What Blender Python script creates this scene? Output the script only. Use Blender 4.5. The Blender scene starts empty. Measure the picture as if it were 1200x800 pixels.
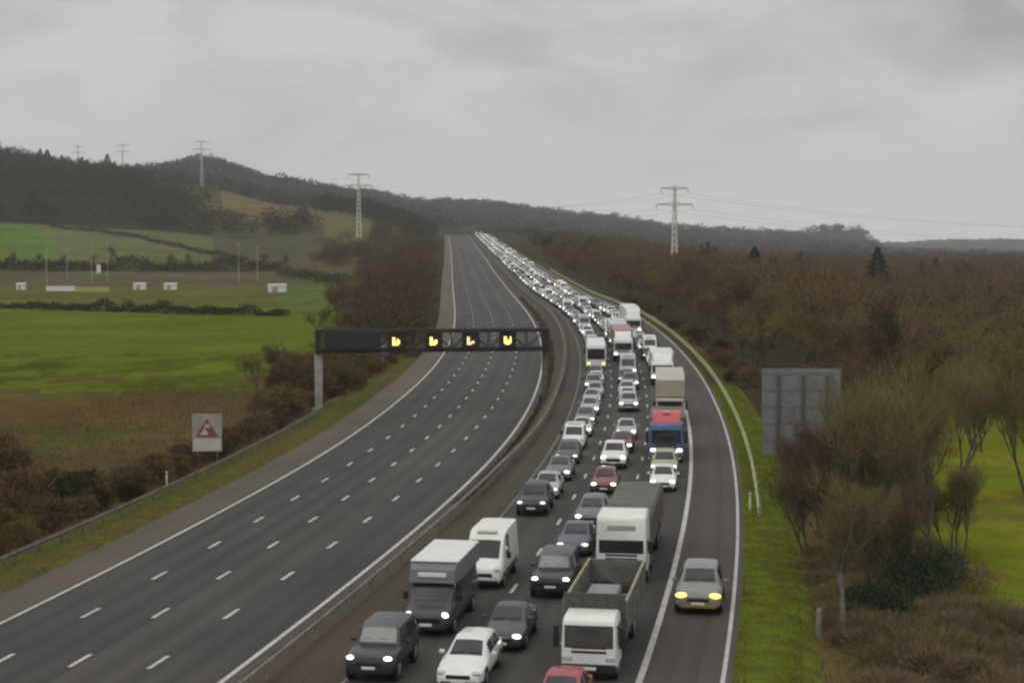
import bpy, bmesh, math, random
import numpy as np
from mathutils import Vector, Matrix, noise as mnoise

scene = bpy.context.scene
col = scene.collection
R = math.radians

# ------------------------------------------------------------------ camera
FP, CAMH, HOR = 1917.5, 17.84, 285.0          # focal length in photo pixels, eye height, horizon row
cam_d = bpy.data.cameras.new('camera')
cam = bpy.data.objects.new('camera', cam_d); col.objects.link(cam)
cam_d.sensor_fit = 'HORIZONTAL'; cam_d.sensor_width = 36.0
cam_d.lens = 36.0 * FP / 1200.0
cam_d.clip_start = 0.5; cam_d.clip_end = 30000
cam.location = (0, 0, CAMH)
cam.rotation_euler = (R(90) - math.atan((400 - HOR) / FP), 0, 0)
scene.camera = cam
scene.render.resolution_x, scene.render.resolution_y = 1024, 682

# ------------------------------------------------------------------ light and sky
SUN_EL, SUN_AZ = R(52), R(215)
world = bpy.data.worlds.new('World'); scene.world = world
world.use_nodes = True
nt = world.node_tree; nt.nodes.clear()
def N(t, ty, **kw):
    n = t.nodes.new(ty)
    for k, v in kw.items(): setattr(n, k, v)
    return n
wo = N(nt, 'ShaderNodeOutputWorld')
bg_sky = N(nt, 'ShaderNodeBackground'); bg_cl = N(nt, 'ShaderNodeBackground')
sky = N(nt, 'ShaderNodeTexSky', sky_type='NISHITA', sun_disc=False)
sky.sun_elevation = SUN_EL; sky.sun_rotation = SUN_AZ
bg_sky.inputs['Strength'].default_value = 0.05
nt.links.new(sky.outputs[0], bg_sky.inputs['Color'])
tc = N(nt, 'ShaderNodeTexCoord'); sep = N(nt, 'ShaderNodeSeparateXYZ')
nt.links.new(tc.outputs['Generated'], sep.inputs[0])
def mth(t, op, a, b=None, c=None):
    n = N(t, 'ShaderNodeMath', operation=op)
    for i, v in enumerate((a, b, c)):
        if v is None: continue
        if isinstance(v, (int, float)): n.inputs[i].default_value = v
        else: t.links.new(v, n.inputs[i])
    return n.outputs[0]
zc = mth(nt, 'MAXIMUM', sep.outputs['Z'], 0.0)
den = mth(nt, 'ADD', zc, 0.30)                 # cloud sheet seen in perspective
cx = mth(nt, 'DIVIDE', sep.outputs['X'], den); cy = mth(nt, 'DIVIDE', sep.outputs['Y'], den)
cmb = N(nt, 'ShaderNodeCombineXYZ'); nt.links.new(cx, cmb.inputs[0]); nt.links.new(cy, cmb.inputs[1])
n1 = N(nt, 'ShaderNodeTexNoise'); n1.inputs['Scale'].default_value = 2.6; n1.inputs['Detail'].default_value = 7
n1.inputs['Roughness'].default_value = 0.55; n1.inputs['Distortion'].default_value = 0.35
mapn = N(nt, 'ShaderNodeMapping'); mapn.inputs['Location'].default_value = (3.1, 1.35, 0)
nt.links.new(cmb.outputs[0], mapn.inputs[0]); nt.links.new(mapn.outputs[0], n1.inputs['Vector'])
rmp = N(nt, 'ShaderNodeValToRGB')
rmp.color_ramp.elements[0].position = 0.34; rmp.color_ramp.elements[0].color = (0.36, 0.36, 0.358, 1)
rmp.color_ramp.elements[1].position = 0.62; rmp.color_ramp.elements[1].color = (0.63, 0.628, 0.62, 1)
nt.links.new(n1.outputs['Fac'], rmp.inputs[0])
low = N(nt, 'ShaderNodeMapRange', interpolation_type='SMOOTHSTEP')   # the cloud base thins out to an even grey low down
low.inputs['From Min'].default_value = 0.0; low.inputs['From Max'].default_value = 0.13
nt.links.new(sep.outputs['Z'], low.inputs['Value'])
mixl = N(nt, 'ShaderNodeMixRGB'); mixl.inputs[1].default_value = (0.80, 0.80, 0.785, 1)
nt.links.new(low.outputs[0], mixl.inputs[0]); nt.links.new(rmp.outputs[0], mixl.inputs[2])
nt.links.new(mixl.outputs[0], bg_cl.inputs['Color'])
zen = N(nt, 'ShaderNodeMapRange', interpolation_type='SMOOTHSTEP')   # overcast sky: the zenith is brighter than the horizon
zen.inputs['From Min'].default_value = 0.16; zen.inputs['From Max'].default_value = 0.8
zen.inputs['To Min'].default_value = 1.0; zen.inputs['To Max'].default_value = 1.6
nt.links.new(sep.outputs['Z'], zen.inputs['Value']); nt.links.new(zen.outputs[0], bg_cl.inputs['Strength'])
mixs = N(nt, 'ShaderNodeMixShader'); mixs.inputs[0].default_value = 0.93
nt.links.new(bg_sky.outputs[0], mixs.inputs[1]); nt.links.new(bg_cl.outputs[0], mixs.inputs[2])
nt.links.new(mixs.outputs[0], wo.inputs['Surface'])
sd = bpy.data.lights.new('sun', 'SUN'); sd.energy = 0.5; sd.angle = R(25); sd.color = (1, 0.96, 0.9)
sun = bpy.data.objects.new('sun', sd); col.objects.link(sun)
sun.rotation_euler = (R(90) - SUN_EL, 0, R(180) - SUN_AZ)
scene.view_settings.view_transform = 'Standard'; scene.view_settings.look = 'None'
scene.view_settings.exposure = 0.13; scene.view_settings.gamma = 1.0
try:
    scene.cycles.max_bounces = 5; scene.cycles.diffuse_bounces = 2; scene.cycles.glossy_bounces = 2
    scene.cycles.transparent_max_bounces = 4; scene.cycles.volume_bounces = 0
    scene.cycles.use_denoising = True; scene.cycles.filter_width = 2.4
except Exception: pass

# ------------------------------------------------------------------ object helpers
def props(o, label=None, cat=None, group=None, kind=None):
    if label: o['label'] = label
    if cat: o['category'] = cat
    if group: o['group'] = group
    if kind: o['kind'] = kind
    return o
def empty(name, loc=(0, 0, 0), rot=(0, 0, 0)):
    o = bpy.data.objects.new(name, None); o.empty_display_size = .3
    o.location = loc; o.rotation_euler = rot; col.objects.link(o); return o
def copy_tree(o, parent=None):
    c = o.copy(); col.objects.link(c)
    if parent is not None: c.parent = parent
    for ch in o.children: copy_tree(ch, c)
    return c

# ------------------------------------------------------------------ materials
_mats = {}
def mat(name, c, rough=0.6, metal=0.0, emit=None, es=0.0, var=0.0, scale=3.0, spec=0.5, coat=0.0, dirt=None, detail=4.0):
    if name in _mats: return _mats[name]
    m = bpy.data.materials.new(name); m.use_nodes = True
    t = m.node_tree; b = t.nodes['Principled BSDF']
    b.inputs['Base Color'].default_value = (*c, 1); b.inputs['Roughness'].default_value = rough
    b.inputs['Metallic'].default_value = metal; b.inputs['Specular IOR Level'].default_value = spec
    b.inputs['Coat Weight'].default_value = coat
    if emit: b.inputs['Emission Color'].default_value = (*emit, 1); b.inputs['Emission Strength'].default_value = es
    if var > 0:
        n = N(t, 'ShaderNodeTexNoise'); n.inputs['Scale'].default_value = scale; n.inputs['Detail'].default_value = detail
        g = N(t, 'ShaderNodeTexCoord'); t.links.new(g.outputs['Object'], n.inputs['Vector'])
        r = N(t, 'ShaderNodeValToRGB')
        r.color_ramp.elements[0].position = .32; r.color_ramp.elements[1].position = .68
        d = dirt or tuple(v * (1 - var) for v in c)
        r.color_ramp.elements[0].color = (*d, 1); r.color_ramp.elements[1].color = (*tuple(min(1, v * (1 + .5 * var)) for v in c), 1)
        t.links.new(n.outputs['Fac'], r.inputs[0]); t.links.new(r.outputs[0], b.inputs['Base Color'])
    _mats[name] = m; return m

def plant_mat(name, c1, c2, c3=None, scale=.35):
    """twigs and leaves: colour wanders with the place inside the plant, from one plant to the next and from stem to stem"""
    m = bpy.data.materials.new(name); m.use_nodes = True
    t = m.node_tree; b = t.nodes['Principled BSDF']
    b.inputs['Roughness'].default_value = .95; b.inputs['Specular IOR Level'].default_value = 0
    g = N(t, 'ShaderNodeNewGeometry'); n = N(t, 'ShaderNodeTexNoise')
    n.inputs['Scale'].default_value = scale; n.inputs['Detail'].default_value = 3
    t.links.new(g.outputs['Position'], n.inputs['Vector'])
    oi = N(t, 'ShaderNodeObjectInfo')
    a = mth(t, 'MULTIPLY_ADD', oi.outputs['Random'], .5, mth(t, 'MULTIPLY', n.outputs['Fac'], 1.0))
    a = mth(t, 'MULTIPLY_ADD', g.outputs['Random Per Island'], .22, mth(t, 'SUBTRACT', a, .36))
    r = N(t, 'ShaderNodeValToRGB')
    r.color_ramp.elements[0].color = (*c1, 1); r.color_ramp.elements[0].position = .15
    r.color_ramp.elements[1].color = (*c2, 1); r.color_ramp.elements[1].position = .62
    if c3:
        e = r.color_ramp.elements.new(.9); e.color = (*c3, 1)
    t.links.new(a, r.inputs[0]); t.links.new(r.outputs[0], b.inputs['Base Color'])
    return m

BARK = mat('bark', (.085, .072, .055), .9, var=.35, scale=2)
BARK_PALE = mat('pale_bark', (.19, .17, .14), .9, var=.35, scale=2)
TWIG = plant_mat('brown_twigs', (.100, .066, .034), (.160, .108, .054), (.165, .130, .056))
TWIG_RED = plant_mat('russet_twigs', (.088, .055, .033), (.145, .088, .052), (.135, .100, .055))
TWIG_LEFT = plant_mat('grey_brown_twigs', (.070, .052, .034), (.110, .080, .052), (.105, .092, .048), scale=.12)
TWIG_OLIVE = plant_mat('olive_twigs', (.100, .084, .026), (.170, .145, .045), (.185, .165, .055))
TWIG_DARK = plant_mat('dark_twigs', (.040, .038, .028), (.068, .062, .042), (.080, .078, .040))
SCRUBT = plant_mat('fawn_scrub_stems', (.120, .088, .052), (.195, .142, .088), (.170, .145, .066))
TREE_FG = plant_mat('grey_olive_twigs', (.110, .092, .042), (.185, .155, .068), (.195, .172, .070))
HILLWOOD = plant_mat('hill_twigs', (.034, .032, .022), (.057, .052, .034), (.058, .063, .030), scale=.03)
RIDGEWOOD = plant_mat('ridge_twigs', (.042, .046, .040), (.068, .071, .058), scale=.01)
NEEDLES = plant_mat('dark_needles', (.012, .018, .012), (.026, .036, .022))
EVERGREEN = plant_mat('evergreen_leaves', (.026, .040, .026), (.058, .080, .046))
HEDGE = plant_mat('hedge_leaves', (.022, .026, .010), (.048, .052, .018), (.055, .050, .025))
BRAMBLE = plant_mat('bramble_stems', (.085, .055, .030), (.145, .092, .048), (.125, .110, .042))
GRASSB = plant_mat('grass_blades', (.078, .108, .010), (.122, .164, .018), (.150, .162, .030), scale=.6)
DRYGRASS = plant_mat('dry_grass_blades', (.10, .075, .035), (.16, .125, .06), (.11, .11, .04), scale=.6)
STEEL = mat('galvanised_steel', (.30, .30, .28), .55, .3, var=.3, scale=2)
STEEL_G = mat('algae_green_steel', (.42, .46, .22), .65, .1, var=.35, scale=1.5)
STEEL_B = mat('grimy_brown_steel', (.26, .225, .185), .7, .1, var=.35, scale=1.2)
DARKST = mat('dark_weathered_steel', (.030, .023, .021), .7, .2, var=.4, scale=2)
PALEST = mat('pale_grey_steel', (.34, .33, .31), .6, .1, var=.25, scale=1)
BLACK = mat('black_plastic', (.012, .012, .013), .5)
RUBBER = mat('tyre_rubber', (.016, .016, .016), .85)
ALLOY = mat('wheel_alloy', (.30, .30, .31), .4, .6)
GLASS = mat('dark_car_glass', (.028, .033, .035), .07, 0, spec=.65)
GLASS_P = mat('pale_car_glass', (.10, .115, .115), .08, 0, spec=.8)
LAMP = mat('lit_headlamp', (.9, .9, .85), .2, emit=(1, .95, .82), es=5.5)
LAMP_Y = mat('lit_yellow_headlamp', (.9, .85, .3), .2, emit=(1, .72, .10), es=2.2)
LAMP_DIM = mat('dim_lit_headlamp', (.8, .8, .78), .2, emit=(1, .95, .85), es=1.3)
LAMP_OFF = mat('unlit_headlamp', (.5, .5, .5), .12, spec=.8)
PLATE = mat('number_plate_white', (.75, .75, .70), .4)
AMBER = mat('amber_lamp', (.6, .25, .03), .3)
TIMBER = mat('grey_timber', (.15, .13, .10), .85, var=.35, scale=4)
WHITEP = mat('white_paint', (.72, .72, .69), .5, var=.12, scale=.8)

# ------------------------------------------------------------------ the road alignment, fitted to the lane markings (lane 3.65 m, 9 m dash pitch)
NS = np.array([-40, 30, 70, 110, 150, 190, 230, 270, 320, 380, 450, 600, 800, 1000, 1300.])
KAP = np.array([-0.8313, -1.00459, -1.0251, -0.7054, -0.7436, -0.7884, -0.47657, -0.18286, -0.03035, 0.04268, 0.0017, -0.005, -0.0075, -0.0048, -0.0009])
NZ = np.array([0, 80, 150, 200, 250, 350, 500, 800, 1300.]); ZV = np.array([0, 0, .7608, 1.6277, 2.8604, 4.6906, 7.6925, 14.1039, 25.7875])
ND = np.array([0, 120, 220, 350, 1300.]); DV = np.array([.4312, 2.1834, 1.6095, -.11, -.024])
NE = np.array([0, 120, 240, 500.]); EV = np.array([6.0225, -1.1957, 3.4877, -.2974])
UC2, HS = 31.0, 3.1
SS = np.arange(-120, 1340, 2.0)
_h = np.cumsum(np.interp(SS, NS, KAP) / 1000) * 2; _i0 = int(np.argmin(abs(SS))); _h = _h - _h[_i0] + .16661
_x = np.cumsum(np.sin(_h)) * 2; _y = np.cumsum(np.cos(_h)) * 2
_x += -25.0822 - _x[_i0]; _y += 70. - _y[_i0]
def smooth(v, w=21):
    p = np.concatenate([np.full(w, v[0]), v, np.full(w, v[-1])]); k = np.ones(w) / w
    return np.convolve(p, k, 'same')[w:-w]
_zl = smooth(np.interp(SS, NZ, ZV)); _dr = smooth(np.interp(SS, ND, DV)); _ee = smooth(np.interp(SS, NE, EV))
_zl[SS > 1200] -= ((SS[SS > 1200] - 1200) ** 2) * 1.2e-4      # the crest
def xyh(s): return np.interp(s, SS, _x), np.interp(s, SS, _y), np.interp(s, SS, _h)
def zleft(s, u): return np.interp(s, SS, _zl) + np.interp(s, SS, _ee) * .01 * np.clip(u, -3.4, 15.5)
def zright(s): return np.interp(s, SS, _zl) + np.interp(s, SS, _dr) + np.interp(s, SS, _ee) * .155
def surf(s, u):
    """height of the motorway surface at station s, offset u"""
    s = np.asarray(s, float); u = np.asarray(u, float)
    zl = zleft(s, u); zr = zright(s)
    t = np.clip((u - 15.7) / (17.6 - 15.7), 0, 1)
    return zl * (1 - t) + zr * t
def P(s, u, dz=0.0):
    x, y, h = xyh(s)
    return Vector((float(x + u * np.cos(h)), float(y - u * np.sin(h)), float(surf(s, u) + dz)))
def head(s): return float(xyh(s)[2])
def slope(s): return float((zright(s + 4) - zright(s - 4)) / 8)

def mesh_obj(name, V, F, mats, parent=None, mi=None, smooth_=False, uv=None, sharp=None):
    me = bpy.data.meshes.new(name)
    me.from_pydata([tuple(v) for v in V] if not isinstance(V, np.ndarray) else V.tolist(), [], F)
    for m in (mats if isinstance(mats, (list, tuple)) else [mats]): me.materials.append(m)
    if mi is not None: me.polygons.foreach_set('material_index', np.asarray(mi, np.int32))
    if smooth_: me.polygons.foreach_set('use_smooth', np.ones(len(me.polygons), bool))
    if sharp: me.set_sharp_from_angle(angle=sharp)
    if uv is not None:
        l = me.uv_layers.new(name='UVMap'); vi = np.empty(len(me.loops), np.int32); me.loops.foreach_get('vertex_index', vi)
        l.data.foreach_set('uv', np.asarray(uv, np.float32)[vi].ravel())
    me.update()
    o = bpy.data.objects.new(name, me); col.objects.link(o)
    if parent is not None: o.parent = parent
    return o

def strip(name, s0, s1, us, mats, dz=0.0, step=3.0, kind='structure', zf=None):
    ss = np.arange(s0, s1 + .01, step); V = []; UV = []
    for s in ss:
        x, y, h = xyh(s)
        for k, u in enumerate(us):
            z = float(surf(s, u)) + (dz if np.isscalar(dz) else dz[k])
            V.append((x + u * math.cos(h), y - u * math.sin(h), z)); UV.append((u, s))
    n = len(us); F = [(i * n + j, i * n + j + 1, (i + 1) * n + j + 1, (i + 1) * n + j) for i in range(len(ss) - 1) for j in range(n - 1)]
    o = mesh_obj(name, V, F, mats, uv=UV, smooth_=True)
    if kind: o['kind'] = kind
    return o

def road_mat(name, base, warm, lanes, worn):
    """asphalt: aggregate, patched bays, wheel tracks along each lane"""
    m = bpy.data.materials.new(name); m.use_nodes = True; t = m.node_tree; b = t.nodes['Principled BSDF']
    b.inputs['Roughness'].default_value = .75; b.inputs['Specular IOR Level'].default_value = .15
    uv = N(t, 'ShaderNodeUVMap'); sp = N(t, 'ShaderNodeSeparateXYZ'); t.links.new(uv.outputs[0], sp.inputs[0])
    mp = N(t, 'ShaderNodeMapping'); mp.inputs['Scale'].default_value = (1.1, .02, 1); t.links.new(uv.outputs[0], mp.inputs[0])
    ns = N(t, 'ShaderNodeTexNoise'); ns.inputs['Scale'].default_value = 1.0; ns.inputs['Detail'].default_value = 5; t.links.new(mp.outputs[0], ns.inputs['Vector'])
    nb = N(t, 'ShaderNodeTexNoise'); nb.inputs['Scale'].default_value = .09; nb.inputs['Detail'].default_value = 6; t.links.new(uv.outputs[0], nb.inputs['Vector'])
    nf = N(t, 'ShaderNodeTexNoise'); nf.inputs['Scale'].default_value = 3.0; nf.inputs['Detail'].default_value = 3; t.links.new(uv.outputs[0], nf.inputs['Vector'])
    ph = mth(t, 'MULTIPLY', mth(t, 'SUBTRACT', sp.outputs[0], lanes), 2 * math.pi * 2 / 3.65)
    tr = mth(t, 'MULTIPLY_ADD', mth(t, 'COSINE', ph), .5, .5)          # two wheel tracks per lane
    v = mth(t, 'MULTIPLY_ADD', mth(t, 'SUBTRACT', ns.outputs['Fac'], .5), .75, 1.0)
    v = mth(t, 'MULTIPLY', v, mth(t, 'MULTIPLY_ADD', mth(t, 'SUBTRACT', nb.outputs['Fac'], .5), .7, 1.0))
    v = mth(t, 'MULTIPLY', v, mth(t, 'MULTIPLY_ADD', mth(t, 'SUBTRACT', nf.outputs['Fac'], .5), .35, 1.0))
    v = mth(t, 'MULTIPLY', v, mth(t, 'MULTIPLY_ADD', tr, -worn, 1.0 + worn / 2))
    c0 = N(t, 'ShaderNodeMixRGB'); c0.inputs[1].default_value = (*base, 1); c0.inputs[2].default_value = (*warm, 1)
    nw = N(t, 'ShaderNodeTexNoise'); nw.inputs['Scale'].default_value = .05; t.links.new(uv.outputs[0], nw.inputs['Vector'])
    t.links.new(nw.outputs['Fac'], c0.inputs[0])
    mul = N(t, 'ShaderNodeVectorMath', operation='SCALE'); t.links.new(c0.outputs[0], mul.inputs[0]); t.links.new(v, mul.inputs['Scale'])
    # old resurfaced bays with straight edges, and dark sealed joints along the lanes
    bk = N(t, 'ShaderNodeTexBrick'); bk.offset = .37; bk.inputs['Scale'].default_value = 1.0; bk.inputs['Brick Width'].default_value = 47.0; bk.inputs['Row Height'].default_value = 3.65
    bk.inputs['Mortar Size'].default_value = .035; bk.inputs['Mortar Smooth'].default_value = .5; bk.inputs['Color1'].default_value = (.86, .86, .86, 1); bk.inputs['Color2'].default_value = (1.12, 1.11, 1.09, 1); bk.inputs['Mortar'].default_value = (.70, .70, .70, 1)
    sw = N(t, 'ShaderNodeCombineXYZ'); t.links.new(sp.outputs[1], sw.inputs[0]); t.links.new(mth(t, 'SUBTRACT', sp.outputs[0], lanes + .25), sw.inputs[1]); t.links.new(sw.outputs[0], bk.inputs['Vector'])
    mb_ = N(t, 'ShaderNodeMixRGB', blend_type='MULTIPLY'); mb_.inputs[0].default_value = 1.0; t.links.new(mul.outputs[0], mb_.inputs[1]); t.links.new(bk.outputs['Color'], mb_.inputs[2])
    t.links.new(mb_.outputs[0], b.inputs['Base Color'])
    return m
ASPH_L = road_mat('asphalt_left', (.064, .061, .058), (.069, .063, .058), 0.0, .22)
ASPH_R = road_mat('asphalt_right', (.062, .061, .057), (.067, .062, .056), UC2, .18)
ASPH_S = road_mat('shoulder_asphalt', (.077, .067, .062), (.083, .068, .060), 0, .0)
ASPH_W = road_mat('littered_shoulder', (.105, .092, .076), (.115, .092, .068), 0, .0)
ASPH_B = road_mat('brown_reserve_gravel', (.072, .056, .042), (.058, .047, .034), 0, .0)
PAINT = mat('worn_road_paint', (.52, .50, .47), .6, var=.25, scale=1.4)

SE = 1330
strip('left_carriageway', -110, SE, [-.25, 3.65, 7.3, 10.95, 14.95, 15.7], ASPH_L)
strip('left_hard_shoulder', -110, SE, [-3.3, -1.6, -.25], ASPH_W)
strip('central_reserve', -110, SE, [15.7, 16.6, 17.6, 19.9], ASPH_B, dz=[0, -.10, -.06, .003])
strip('right_carriageway', -110, SE, [19.9, 20.1, 23.7, 27.3, UC2 + .15], ASPH_R)
strip('right_hard_shoulder', -110, SE, [UC2 + .15, 32.5, UC2 + HS + .35], ASPH_S)

def line(name, u, w, s0=-100, s1=1320, step=3.0):
    return strip(name, s0, s1, [u - w / 2, u + w / 2], PAINT, dz=.005, step=step)
line('edge_line', 0, .24); line('edge_line', 14.85, .24); line('edge_line', UC2, .26); line('edge_line', UC2 + HS, .17)
_pm = PAINT; PAINT = mat('dirt_covered_paint', (.20, .18, .155), .8, var=.5, scale=2); line('edge_line', UC2 - 10.95, .13); PAINT = _pm
def dashes(name, u, s0, pitch, ln, w, smax):
    V = []; F = []; UV = []
    s = s0 - pitch * 12
    while s < smax:
        for q, e in enumerate((s - ln / 2, s + ln / 2)):
            x, y, h = xyh(e)
            for uu in (u - w / 2, u + w / 2):
                V.append((x + uu * math.cos(h), y - uu * math.sin(h), float(surf(e, uu)) + .006)); UV.append((uu, e))
        n = len(V); F.append((n - 4, n - 3, n - 1, n - 2)); s += pitch
    o = mesh_obj(name, V, F, PAINT, uv=UV); o['kind'] = 'structure'
for u, s0 in ((3.65, -.9), (7.3, -1.2), (10.95, -1.7)): dashes('lane_line', u, s0, 9.0, 2.1, .23, 1250)
for u in (UC2 - 3.65, UC2 - 7.3): dashes('lane_line', u, 2.0, 9.0, 2.0, .17, 1250)

# ------------------------------------------------------------------ terrain
PXC = np.array([-500, 0, 120, 240, 330, 420, 490, 560, 700, 800, 900, 1030, 1200, 1700.])
DR = np.array([0, 120, 300, 430, 560, 620, 700, 900, 1100, 1300, 1600, 2000, 2600, 3000, 3800, 5200, 5800, 9000.])
ZT = np.zeros((len(DR), len(PXC)))
def setrow(d, vals): ZT[int(np.argmin(abs(DR - d)))] = vals
# columns:    -500   0  120  240  330  420  490  560  700  800  900 1030 1200 1700
setrow(0,    [-1,  -1,  -1,  -1,  -1,  -1,   0,   0,   0,   0,   0,   0,   0,   0])
setrow(120,  [-1,  -1,  -1,  -1,  -1,  -1,   0,   0,   1,   1,   1,   0,   0,   0])
setrow(300,  [-1,  -1,  -1,  -1,  -1,   0,   3,   3,   4,   3,   2,   0,   0,   0])
setrow(430,  [-1,  -1,  -1,  -1,  -1,   1,   5,   6,   5,   3,   2,   0,   0,   0])
setrow(560,  [1,    1,   1,   1,   1,   4,   8,   9,   7,   4,   2,   0,   0,   0])
setrow(620,  [4,    4,   4,   4,   4,   6,  10,  10,   8,   4,   2,   0,   0,   0])
setrow(700,  [10,  10,  10,   9,   9,  12,  12,  12,   9,   5,   2,   1,   0,   0])
setrow(900,  [30,  27,  25,  21,  20,  28,  20,  16,  12,   6,   2,   1,   1,   1])
setrow(1100, [64,  60,  54,  42,  42,  36,  26,  21,  15,   7,   3,   2,   1,   1])
setrow(1300, [92,  82,  70,  62,  47,  42,  30,  25,  18,   8,   3,   2,   1,   1])
setrow(1600, [98,  88,  76,  70,  56,  48,  34,  28,  18,   8,   3,   2,   1,   1])
setrow(2000, [100, 90,  95, 108,  88,  70,  52,  42,  26,  14,   7,   3,   1,   1])
setrow(2600, [100, 95, 110, 140, 103,  93,  78,  74,  50,  32,  20,   7,   2,   1])
setrow(3000, [90,  85, 100, 118,  98,  92,  82,  86,  62,  42,  31,  10,   2,   1])
setrow(3800, [60,  60,  70,  80,  70,  70,  60,  60,  45,  30,  36,  12,   2,   1])
setrow(5200, [40,  40,  40,  40,  40,  40,  40,  40,  20,  12,  10,   4,   6,   8])
setrow(5800, [20,  20,  20,  20,  20,  20,  20,  20,  12,  10,  10,   4,   6,   8])
setrow(9000, [0] * 14)
def _sm(t): return t * t * (3 - 2 * t)
def zfree(px, d):
    px = np.clip(px, PXC[0], PXC[-1]); d = np.clip(d, DR[0], DR[-1])
    i = np.clip(np.searchsorted(PXC, px, 'right') - 1, 0, len(PXC) - 2); j = np.clip(np.searchsorted(DR, d, 'right') - 1, 0, len(DR) - 2)
    a = (px - PXC[i]) / (PXC[i + 1] - PXC[i]); b = (d - DR[j]) / (DR[j + 1] - DR[j])
    a = a * .5 + _sm(a) * .5; b = b * .5 + _sm(b) * .5
    z = (ZT[j, i] * (1 - a) + ZT[j, i + 1] * a) * (1 - b) + (ZT[j + 1, i] * (1 - a) + ZT[j + 1, i + 1] * a) * b
    # far headland that drops steeply at its right end, and the low ridge beyond it
    def bump(cx0, cx1, e0, e1, dc, dw, hgt):
        return hgt * _sm(np.clip((px - cx0) / e0, 0, 1)) * _sm(np.clip((cx1 - px) / e1, 0, 1)) * np.exp(-((d - dc) / dw) ** 2)
    z = np.maximum(z, bump(860, 1040, 110, 42, 3300, 330, 44))
    z = np.maximum(z, bump(1035, 1500, 70, 200, 5500, 450, 17.5))
    # small rises along the near left skyline
    z = z + bump(205, 330, 45, 80, 2600, 300, 5)
    return z
_yord = np.argsort(_y)
def su(x, y):
    s = np.interp(y, _y, SS); h = np.interp(s, SS, _h)
    for _ in range(2):
        xr, yr, h = xyh(s); s = s + (x - xr) * np.sin(h) + (y - yr) * np.cos(h)
    xr, yr, h = xyh(s)
    return s, (x - xr) * np.cos(h) - (y - yr) * np.sin(h)
def fbm(x, y, sc, seed=0):
    r = np.random.RandomState(seed); o = 0 * x; a = 1.
    for k in range(4):
        for q in range(3):
            th = r.rand() * 6.28; o = o + a / 3 * np.sin((x * math.cos(th) + y * math.sin(th)) / sc * 2 ** k * (1 + .3 * r.rand()) * 3 + r.rand() * 6.28)
        a *= .5
    return o / 1.9
def terrain_z(x, y):
    x = np.asarray(x, float); y = np.asarray(y, float)
    d = np.maximum(y, 1.0); px = 600 + FP * x / np.maximum(d, 8.0)
    d = np.where(y < 1, 1.0, np.hypot(x, y) * .35 + d * .65)
    zf = zfree(px, d) + fbm(x, y, 60, 3) * np.clip(d / 900, .12, 2.2)
    s, u = su(x, y); s = np.clip(s, -118, 1330)
    wl = np.clip((-8.0 - u) / 26, 0, 1); wr = np.clip((u - 44.0) / 28, 0, 1)
    w = _sm(np.maximum(wl, wr)); w = np.where(y > 1395, _sm(np.clip((y - 1395) / 150, 0, 1)) * (1 - w) + w, w)
    zr = surf(s, np.clip(u, -3.3, 34.4)) - .32
    return zr * (1 - w) + zf * w

az = np.concatenate([np.linspace(-75, -22, 46)[:-1], np.linspace(-22, 22, 440), np.linspace(22, 75, 46)[1:]])
rad = np.concatenate([[4, 8, 13, 19, 26], np.geomspace(32, 9500, 330)])
A, D = np.meshgrid(np.radians(az), rad)
TX, TY = D * np.sin(A), D * np.cos(A)
TZ = terrain_z(TX, TY)
na, nr = len(az), len(rad)
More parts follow.
